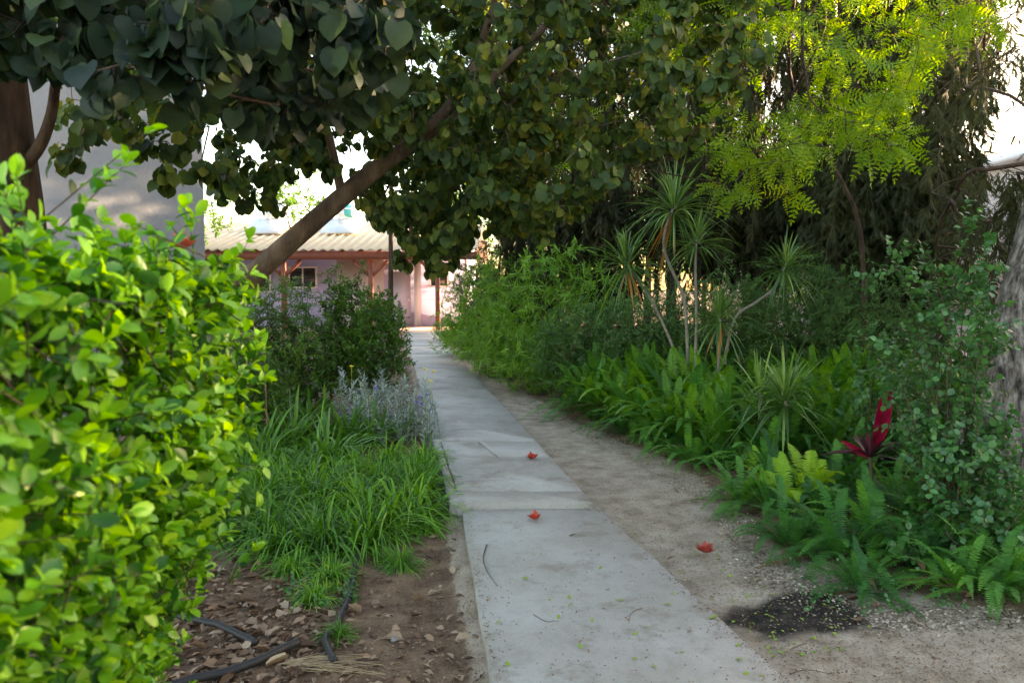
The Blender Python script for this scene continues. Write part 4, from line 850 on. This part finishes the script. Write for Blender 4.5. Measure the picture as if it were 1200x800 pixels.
# small round-leaved wiry shrub at right
def wiry(label, base, tips_, seed, nm='wiry_shrub', k=12, L=(.028, .045)):
    rg = np.random.default_rng(seed); t = thing(nm, label, 'shrub', base, None); s_, l_ = MB(), MB()
    for (px, row, D) in tips_:
        e = P(px, row, D); b = base + np.r_[rg.normal(0, .08, 2), 0]; mid = (b + e) / 2 + np.r_[rg.normal(0, .1, 2), .15 * abs(e[2] - b[2])]
        w_ = smooth_line([b, mid, e], 7); s_.tube(w_, np.linspace(.006, .0015, len(w_)), 4)
        for _ in range(7):
            j = rg.integers(3, len(w_)); a = w_[j]; ee = a + nz(rg.normal(0, 1, 3) + [0, -.2, .35]) * rg.uniform(.1, .28); s_.tube([a, (a + ee) / 2 + [0, 0, .015], ee], [.002, .0015, .001], 3, cap=False)
            pos, d, nn = sprig(a[None], ee[None], k, rg, (40, 80), .1, .6, .25, True); l_.scatter(*T_RND, pos, d, nn, rg.uniform(*L, len(pos)))
        pos, d, nn = sprig(w_[3:-1], w_[4:], 3, rg, (40, 80), .1, .6, .25); l_.scatter(*T_RND, pos, d, nn, rg.uniform(*L, len(pos)))
    s_.build('stems', M['twig'], t); l_.build('foliage', M['climb'], t)
T_RND = leaf_t([.25, .85, 1, .85, .1], 4, .85, .1, -.1)
rw = np.random.default_rng(77)
wiry('wiry shrub of small round blue-green leaves in front of the thick grey trunk', G(1110, 640), [(rw.uniform(1030, 1175), rw.uniform(290, 560), rw.uniform(4.2, 5.0)) for _ in range(34)] + [(1125, 270, 4.7), (1160, 275, 4.6), (1105, 330, 4.7), (1085, 360, 4.6), (1150, 240, 4.7)], 301)
wiry('low wiry shrub of round leaves between the ferns and the rosemary', G(1045, 560), [(rw.uniform(990, 1090), rw.uniform(370, 500), rw.uniform(5.8, 6.8)) for _ in range(22)], 302)
wiry('trailing small round-leaved shrub low among the right-hand ferns', G(1150, 670), [(rw.uniform(1080, 1200), rw.uniform(480, 640), rw.uniform(3.9, 4.5)) for _ in range(20)], 303)

# ------------------------------------------------------------------ left bed: lily grass clumps, strap plants, silver plant
def clump_proto(seed, n, L, W, matl, nm, lab, cat, spread=(8, 80), sag=.85):
    rg = np.random.default_rng(seed); t = thing(nm, lab, cat, (0, 0, 0)); m_ = MB(); 
    for g_ in range(6):
        a = rg.uniform(0, 6.28); r_ = rg.uniform(0, .1); blades(m_, np.array([r_ * math.cos(a), r_ * math.sin(a), -.01]), np.array([.2 * math.cos(a), .2 * math.sin(a), 1.]), n // 6, L, W, rg, spread, sag, base_r=.012)
    m_.build('blades', M[matl], t, local=True); return t
LG = [clump_proto(400 + i, 210, (.40, .76), (.009, .017), 'blade', 'lily_grass', 'x', 'grass clump') for i in range(4)]
ST = [clump_proto(410 + i, 60, (.45, .80), (.018, .032), 'strap', 'strap_leaf_plant', 'x', 'plant', (8, 65), .5) for i in range(2)]
j = 0; sp = []
rgG = np.random.default_rng(13)
for _ in range(3000):
    px, row = rgG.uniform(235, 500), rgG.uniform(545, 640); lo = np.interp(px, [235, 330, 400, 470, 500], [618, 640, 640, 622, 590])
    if row > lo: continue
    p = G(px, row)
    if lidx(p[0], p[1]) < .16: continue
    if all((p[0] - q_[0]) ** 2 + (p[1] - q_[1]) ** 2 > .24 ** 2 for q_ in sp): sp.append(p)
for j, p in enumerate(sp): put(LG[j % 4], p[0], p[1], rgG.uniform(.8, 1.1) * np.interp(p[1], [4.4, 4.9, 6], [1.0, 1.15, .85]), 'bright green lily grass clump in the dense patch left of the path', 'lily grass clumps left of the path')
for j, (px, row, s_, lab) in enumerate(((300, 505, 1.2, 'tall strap-leaved plant furthest back beside the hedge'), (330, 530, 1.1, 'arching strap-leaved plant nearest the hedge'), (365, 520, 1.1, 'pale green strap-leaved plant behind the lily grass'), (405, 522, 1.0, 'dark green strap-leaved plant before the silver plant'), (440, 520, .95, 'strap-leaved plant tucked against the silver foliage'), (300, 545, 1.0, 'strap-leaved plant low beside the hedge edge'), (350, 495, 1.1, 'strap-leaved plant at the foot of the dark bushes'), (270, 530, 1.1, 'strap-leaved plant mostly hidden by the hedge'), (385, 545, 1.0, 'strap-leaved plant rising out of the lily grass'))): p = G(px, row); put(ST[j % 2], p[0], p[1], s_ * 1.2, lab, 'strap-leaved plants left of the path')
def small_tufts():
    for j, (px, row, s_, lab) in enumerate(((385, 668, .5, 'small grass tuft beside the black hose'), (372, 690, .4, 'tiny grass tuft between dry leaves and the hose'), (395, 730, .3, 'tiny green weed in the crook of the hose'), (470, 650, .45, 'sparse grass tuft by the path corner'), (345, 660, .5, 'grass tuft under the hedge edge'), (500, 610, .5, 'yellowing grass tuft against the path step'))): p = G(px, row); put(LG[j % 4], p[0], p[1], s_, lab, 'small grass tufts in the bare bed')
small_tufts()
def silver():
    rg = np.random.default_rng(420); b = G(470, 515); b[2] = 0; t = thing('silver_plant', 'silver-grey leaved plant spilling to the path edge with yellow and violet flowers', 'plant', b); s_, l_ = MB(), MB()
    for i in range(210):
        px, row = rg.uniform(395, 512), rg.uniform(428, 512); D = rg.uniform(7.2, 8.6); e = P(px, row, D); e[2] = max(.1, e[2])
        if px > 480 and row < 445: continue
        if row < 455 - 25 * math.sin(px * .13) ** 2: continue
        a = e + [rg.normal(0, .05), rg.normal(0, .05), -.25]; a[2] = max(a[2], .0); s_.tube([a, (a + e) / 2, e], [.003, .002, .001], 3, cap=False)
        pos, d, nn = sprig(a[None], e[None], 22, rg, (25, 70), -.1, .4, .3); l_.scatter(*T_LANCE, pos, d, nn, rg.uniform(.05, .09, len(pos)), 1.2)
    for i in range(26): a = b + np.r_[rg.normal(0, .25, 2), 0]; s_.tube([b, a + [0, 0, .2], a + [0, 0, .4]], [.006, .005, .003], 4)
    s_.build('stems', M['greenstem'], t); l_.build('foliage', M['silver'], t)
    for c, lst in (('yellow', ((508, 436), (498, 433), (412, 430), (504, 447))), ('purple', ((492, 466), (498, 470), (500, 463), (488, 471), (494, 474), (440, 455)))):
        for px, row in lst:
            p = P(px, row, 7.3); f_ = MB(); v_, ff = leaf_t([.4, 1, .8, .1], 3, .7, .1, .1); n_ = 7; th = np.arange(n_) * 6.283 / n_
            f_.scatter(v_, ff, np.tile(p, (n_, 1)), np.stack([np.cos(th), np.sin(th) * .6 - .3, .4 + 0 * th], -1), np.tile([0, -.5, 1], (n_, 1)), np.full(n_, .025)); f_.tube([p - [0, 0, .14], p], .0015, 3); f_.build(c + '_flower', M[c], t)
silver()

# ------------------------------------------------------------------ small things
def hose(label, pts, r=.016):
    w_ = smooth_line([G(a, b) for a, b in pts], 8); w_[:, 2] = gh(w_[:, 0], w_[:, 1]) + r * 1.9; m_ = MB(); m_.tube(w_, r, 10); o = m_.build('irrigation_hose', M['hose'], None, origin=w_[0]); tag(o, label, 'hose', 'black irrigation hoses')
hose('black hose curving out from under the lily grass', [(420, 630), (417, 655), (410, 690), (395, 722), (382, 738), (385, 755), (392, 768)])
hose('black hose running from under the hedge along the bottom left', [(150, 812), (215, 792), (270, 780), (305, 768), (330, 755), (350, 745)], .018)
hose('short black hose emerging from the hedge base among dry leaves', [(200, 712), (240, 722), (270, 732), (300, 745)], .016)
def blossom(label, p, s_, matl, seed):
    rg = np.random.default_rng(seed); t = MB(); n_ = 16; th = rg.uniform(0, 6.28, n_); v_, f_ = leaf_t([.35, .9, 1, .6, .15], 4, .75, .2, .35)
    el = rg.uniform(.05, 1.3, n_) * rg.choice([.3, 1], n_)
    t.scatter(v_, f_, np.tile(p + [0, 0, .004], (n_, 1)), np.stack([np.cos(th), np.sin(th), el], -1), np.stack([-np.cos(th) * el, -np.sin(th) * el, np.ones(n_)], -1), rg.uniform(.9, 1.3, n_) * s_ * 1.25)
    o = t.build('fallen_blossom', matl, None, origin=p); tag(o, label, 'flower', 'fallen coral blossoms')
blossom('crumpled coral-red blossom on the upper slab of the path', G(624, 538, zu), .042, M['petal'], 1)
blossom('crumpled coral-red blossom on the path just below the step', G(627, 609, zl), .036, M['petal'], 2)
blossom('faded coral blossom lying on the bare soil right of the path', G(827, 648, .005), .042, M['petal_old'], 3)
blossom('dull red blossom caught on top of the hedge', P(212, 296, 1.42), .022, M['petal_old'], 4)
# fallen green leaves on the path, each a thing
def fallen(nm, lab, grp, cat, lst, matl, size, zf, tm=None):
    rg = np.random.default_rng(len(lst)); v_, f_ = tm or leaf_t([.2, 1, .8, .1], 3, .5, .2, .1)
    for i_, (px, row) in enumerate(lst):
        z = zf(px, row); p = G(px, row, z); m_ = MB(); s_ = rg.uniform(*size); d = np.r_[rg.normal(size=2), .05]
        m_.scatter(v_, f_, [[0, 0, .003]], [d], [[rg.normal(0, .2), rg.normal(0, .2), 1]], [s_]); o = m_.build(nm, matl, None, origin=None); o.location = p; tag(o, lab if len(lst) < 3 else lab + (' above the step' if row < 594 else (' near the step' if row < 680 else (' near the bottom of view' if row > 742 else ' midway down the lower slab'))) + ('' if row < 594 else (', left' if px < 640 else (', centre' if px < 720 else ', right'))), cat, grp)
onp = lambda px, row: zl + .001 if row > 594 else zu + .001
rl = np.random.default_rng(500)
fallen('fallen_leaf', 'small green leaflet fallen on the concrete path', 'green leaflets scattered on the path', 'leaf', [(581, 731), (596, 781), (669, 708), (694, 729), (682, 760), (731, 704), (741, 743), (796, 764), (833, 725), (862, 772), (889, 793), (866, 758), (780, 707), (627, 650), (670, 640), (612, 679), (619, 678), (703, 667), (645, 702), (655, 725), (786, 695), (740, 771), (770, 782), (715, 690), (760, 735), (870, 790), (668, 702)], M['greenleaf'], (.020, .038), onp)
fallen('dry_leaf', 'small brown dry leaf fallen on the concrete path', 'brown leaf bits scattered on the path', 'leaf', [(680, 692), (694, 741), (679, 753), (720, 741), (576, 720), (660, 665), (602, 640), (748, 715), (590, 700), (640, 690), (735, 727), (805, 740), (571, 705), (628, 528), (560, 508), (600, 560), (580, 470), (540, 430), (655, 575), (570, 560), (700, 650), (720, 655), (610, 614), (690, 765), (650, 780), (700, 790)], M['litter'], (.014, .026), onp)
fallen('wilted_leaf', 'dark wilted leaf with a green edge lying on the path below the blossom', None, 'leaf', [(667, 628)], M['ever'], (.05, .051), onp)
fallen('wilted_leaf', 'larger fresh green leaf lying near the right edge of the lower slab', None, 'leaf', [(832, 725)], M['greenleaf'], (.05, .051), lambda a, b: zl + .002)
fallen('dry_leaf', 'big pale dry leaf standing beside the lower hose', None, 'leaf', [(312, 780)], M['straw'], (.075, .08), lambda a, b: .0, leaf_t([.4, .9, 1, .9, .7], 4, .9, .3, .2))
fallen('dry_leaf', 'curled red-brown dead leaf on the soil at the path edge', None, 'leaf', [(782, 655)], M['fern_dry'], (.05, .06), lambda a, b: .012)
fallen('dry_leaf', 'pale curled dry leaf at the lower edge of the wet soil', None, 'leaf', [(925, 762)], M['chips'], (.075, .08), lambda a, b: .01, leaf_t([.4, .9, .6, .9, .3], 4, .35, .5, .1))
def twig(label, pts, zf, r=.0025):
    w_ = smooth_line([G(a, b, zf) for a, b in pts], 5); w_[:, 2] += r; m_ = MB(); m_.tube(w_, np.linspace(r, r * .4, len(w_)), 5); tag(m_.build('twig', M['twig'], None, origin=w_[0]), label, 'twig', 'twigs on the ground')
twig('thin curved dark twig on the left of the lower slab', [(570, 638), (566, 655), (572, 672), (583, 687)], zl)
twig('faint twig across the middle of the lower slab', [(625, 720), (640, 728), (655, 727)], zl, .0015)
twig('small hooked twig right of centre on the lower slab', [(752, 712), (740, 718), (737, 728)], zl, .0015)
twig('bent twig lying on the soil right of the path, bottom', [(925, 790), (945, 785), (975, 790)], .01)
twig('short twig on the soil beside the ferns', [(1105, 705), (1120, 708), (1128, 716)], .02)
# dry straw blades at bottom left
def straw():
    rg = np.random.default_rng(510); b = G(340, 768); t = MB()
    for i in range(34):
        p = G(rg.uniform(330, 345), rg.uniform(762, 772)); p[2] = float(gh(p[0], p[1])) + .006 + .01 * rg.random(); e = G(rg.uniform(385, 455), rg.uniform(752, 785)); e[2] = float(gh(e[0], e[1])) + rg.uniform(.005, .03)
        w_ = smooth_line([p, (p + e) / 2 + [0, rg.normal(0, .02), rg.uniform(.005, .02)], e], 4); t.tube(w_, np.linspace(.0022, .0008, len(w_)), 4, cap=False)
    tag(t.build('dry_straw', M['straw'], None, origin=b), 'sheaf of pale dry grass blades on the soil at the bottom left', 'dry grass')
straw()
# litter as uncountable stuff
def litter(nm, regions, n, size, matl, seed, tm=None, lift=.004, tilt=.35):
    rg = np.random.default_rng(seed); Ps = []
    for (poly, share) in regions:
        k = int(n * share); poly = np.array(poly, float); c = 0
        while c < k:
            px = rg.uniform(poly[:, 0].min(), poly[:, 0].max()); row = rg.uniform(poly[:, 1].min(), poly[:, 1].max()); ins = False; j = len(poly) - 1
            for i_ in range(len(poly)):
                if (poly[i_, 1] > row) != (poly[j, 1] > row) and px < (poly[j, 0] - poly[i_, 0]) * (row - poly[i_, 1]) / (poly[j, 1] - poly[i_, 1]) + poly[i_, 0]: ins = not ins
                j = i_
            if not ins: continue
            p = G(px, row); c += 1
            if rg.random() < .35: p[:2] += rg.normal(0, .05, 2)
            if ridx(p[0], p[1]) < .015 and lidx(p[0], p[1]) < .015: continue
            if nm == 'pale_chaff' and rg.random() < .85 and (((p[0] - WET[0]) / .42) ** 2 + ((p[1] - WET[1]) / .3) ** 2) < 1: continue
            Ps.append(p)
    Ps = np.array(Ps); k = len(Ps); Ps[:, 2] = gh(Ps[:, 0], Ps[:, 1]) + lift * rg.random(k) + .002
    m_ = MB(); v_, f_ = tm or leaf_t([.25, 1, .9, .1], 3, .55, .35, .18)
    m_.scatter(v_, f_, Ps, np.c_[rg.normal(size=(k, 2)), rg.normal(0, .15, k)], np.c_[rg.normal(0, tilt, (k, 2)), np.ones(k)], rg.uniform(*size, k), rg.uniform(.5, 1.4, k))
    tag(m_.build(nm, matl, None), kind='stuff')
LB = [(215, 640), (400, 655), (415, 700), (380, 760), (330, 800), (180, 820), (180, 660)]
litter('dry_leaf_litter', [(LB, .8), ([(400, 640), (545, 610), (565, 800), (330, 800), (390, 730)], .2)], 1150, (.018, .06), M['litter'], 1, leaf_t([.1, .8, 1, .6, .05], 4, .6, .3, .12), lift=.006, tilt=.3)
litter('curled_leaf_litter', [(LB, .8), ([(400, 640), (545, 610), (565, 800), (330, 800), (390, 730)], .08), ([(880, 600), (1200, 700), (1200, 735), (1000, 720)], .12)], 230, (.035, .09), M['litter'], 11, leaf_t([.1, .7, 1, .8, .9, .35, .05], 6, .6, .45, .2), lift=.008, tilt=.45)
litter('soil_crumbs', [([(400, 630), (545, 600), (568, 800), (220, 800), (250, 660)], .5), ([(560, 450), (640, 480), (850, 600), (1000, 700), (1200, 725), (1200, 800), (935, 800)], .5)], 8000, (.004, .013), M['litter'], 2)
litter('pale_chaff', [([(690, 500), (720, 500), (880, 590), (905, 650), (1000, 700), (1200, 720), (1200, 740), (980, 730), (880, 690), (840, 600), (700, 520)], .75), ([(600, 470), (690, 495), (700, 520), (640, 490)], .1), ([(700, 590), (800, 690), (870, 740), (850, 740), (780, 680), (690, 600)], .15)], 7500, (.007, .022), M['chips'], 3)
litter('pale_chaff', [([(560, 450), (1200, 560), (1200, 800), (940, 800), (600, 470)], 1.0)], 1200, (.004, .012), M['chips'], 4)
litter('green_leaflets', [([(840, 690), (1000, 690), (1000, 760), (900, 770)], .5), ([(700, 600), (880, 640), (940, 800), (760, 680)], .5)], 120, (.014, .026), M['greenleaf'], 5)
def path_grit():
    rg = np.random.default_rng(530); Ps = []
    while len(Ps) < 1500:
        row = rg.uniform(595, 800) if rg.random() < .75 else rg.uniform(455, 588); up_ = row < 590
        lo, hi = (PL(row), PR(row)) if up_ else (577 - (800 - row) * .175, 930 - (800 - row) * 1.106)
        u = rg.random(); u = rg.choice([u, abs(rg.normal(0, .04)), 1 - abs(rg.normal(0, .04))], p=[.35, .3, .35]); px = lo + (hi - lo) * np.clip(u, .01, .99); Ps.append(G(px, row, (zu if up_ else zl) + .002))
    Ps = np.array(Ps); k = len(Ps); m_ = MB(); v_, f_ = leaf_t([.4, 1, .9, .3], 2, .7, .4, .2)
    m_.scatter(v_, f_, Ps, np.c_[rg.normal(size=(k, 2)), np.zeros(k)], np.c_[rg.normal(0, .3, (k, 2)), np.ones(k)], rg.uniform(.003, .010, k)); tag(m_.build('path_grit', M['litter'], None), kind='stuff')
path_grit()
def weeds():
    rg = np.random.default_rng(520)
    m_ = MB()
    for _ in range(220):
        if rg.random() < .6: px, row = rg.uniform(930, 1200), rg.uniform(655, 715)
        else: px, row = rg.uniform(330, 420), rg.uniform(650, 700)
        p = G(px, row); p[2] = float(gh(p[0], p[1])); e = p + [rg.normal(0, .03), rg.normal(0, .03), rg.uniform(.03, .09)]
        pos, d, nn = sprig(p[None], e[None], 6, rg, (40, 80), 0, .8, .3); m_.scatter(*T_RND, pos, d, nn, rg.uniform(.012, .022, len(pos)))
    tag(m_.build('ground_cover', M['climb'], None), kind='stuff')
weeds()
for i_, (px, row, s_) in enumerate(((357, 632, .045), (462, 738, .016), (402, 680, .012), (345, 742, .02))):
    p = G(px, row); p[2] = float(gh(p[0], p[1])); rg = np.random.default_rng(i_ + 5); m_ = MB(); u = np.linspace(0, math.pi, 7); rr_ = s_ * np.sin(u) * (1 + .1 * rg.normal(size=7)) + .0005
    m_.tube(np.stack([p[0] + .1 * s_ * rg.normal(size=7), p[1] + .1 * s_ * rg.normal(size=7), p[2] + s_ * .5 - s_ * .7 * np.cos(u)], -1), rr_, 9)
    tag(m_.build('stone', M['stone'], None, origin=p), ['rounded grey stone half hidden at the front of the lily grass', 'small pale pebble on the brown soil left of the path', 'tiny pebble next to the hose below the lily grass', 'grey pebble among dry leaves beside the hose'][i_], 'stone')
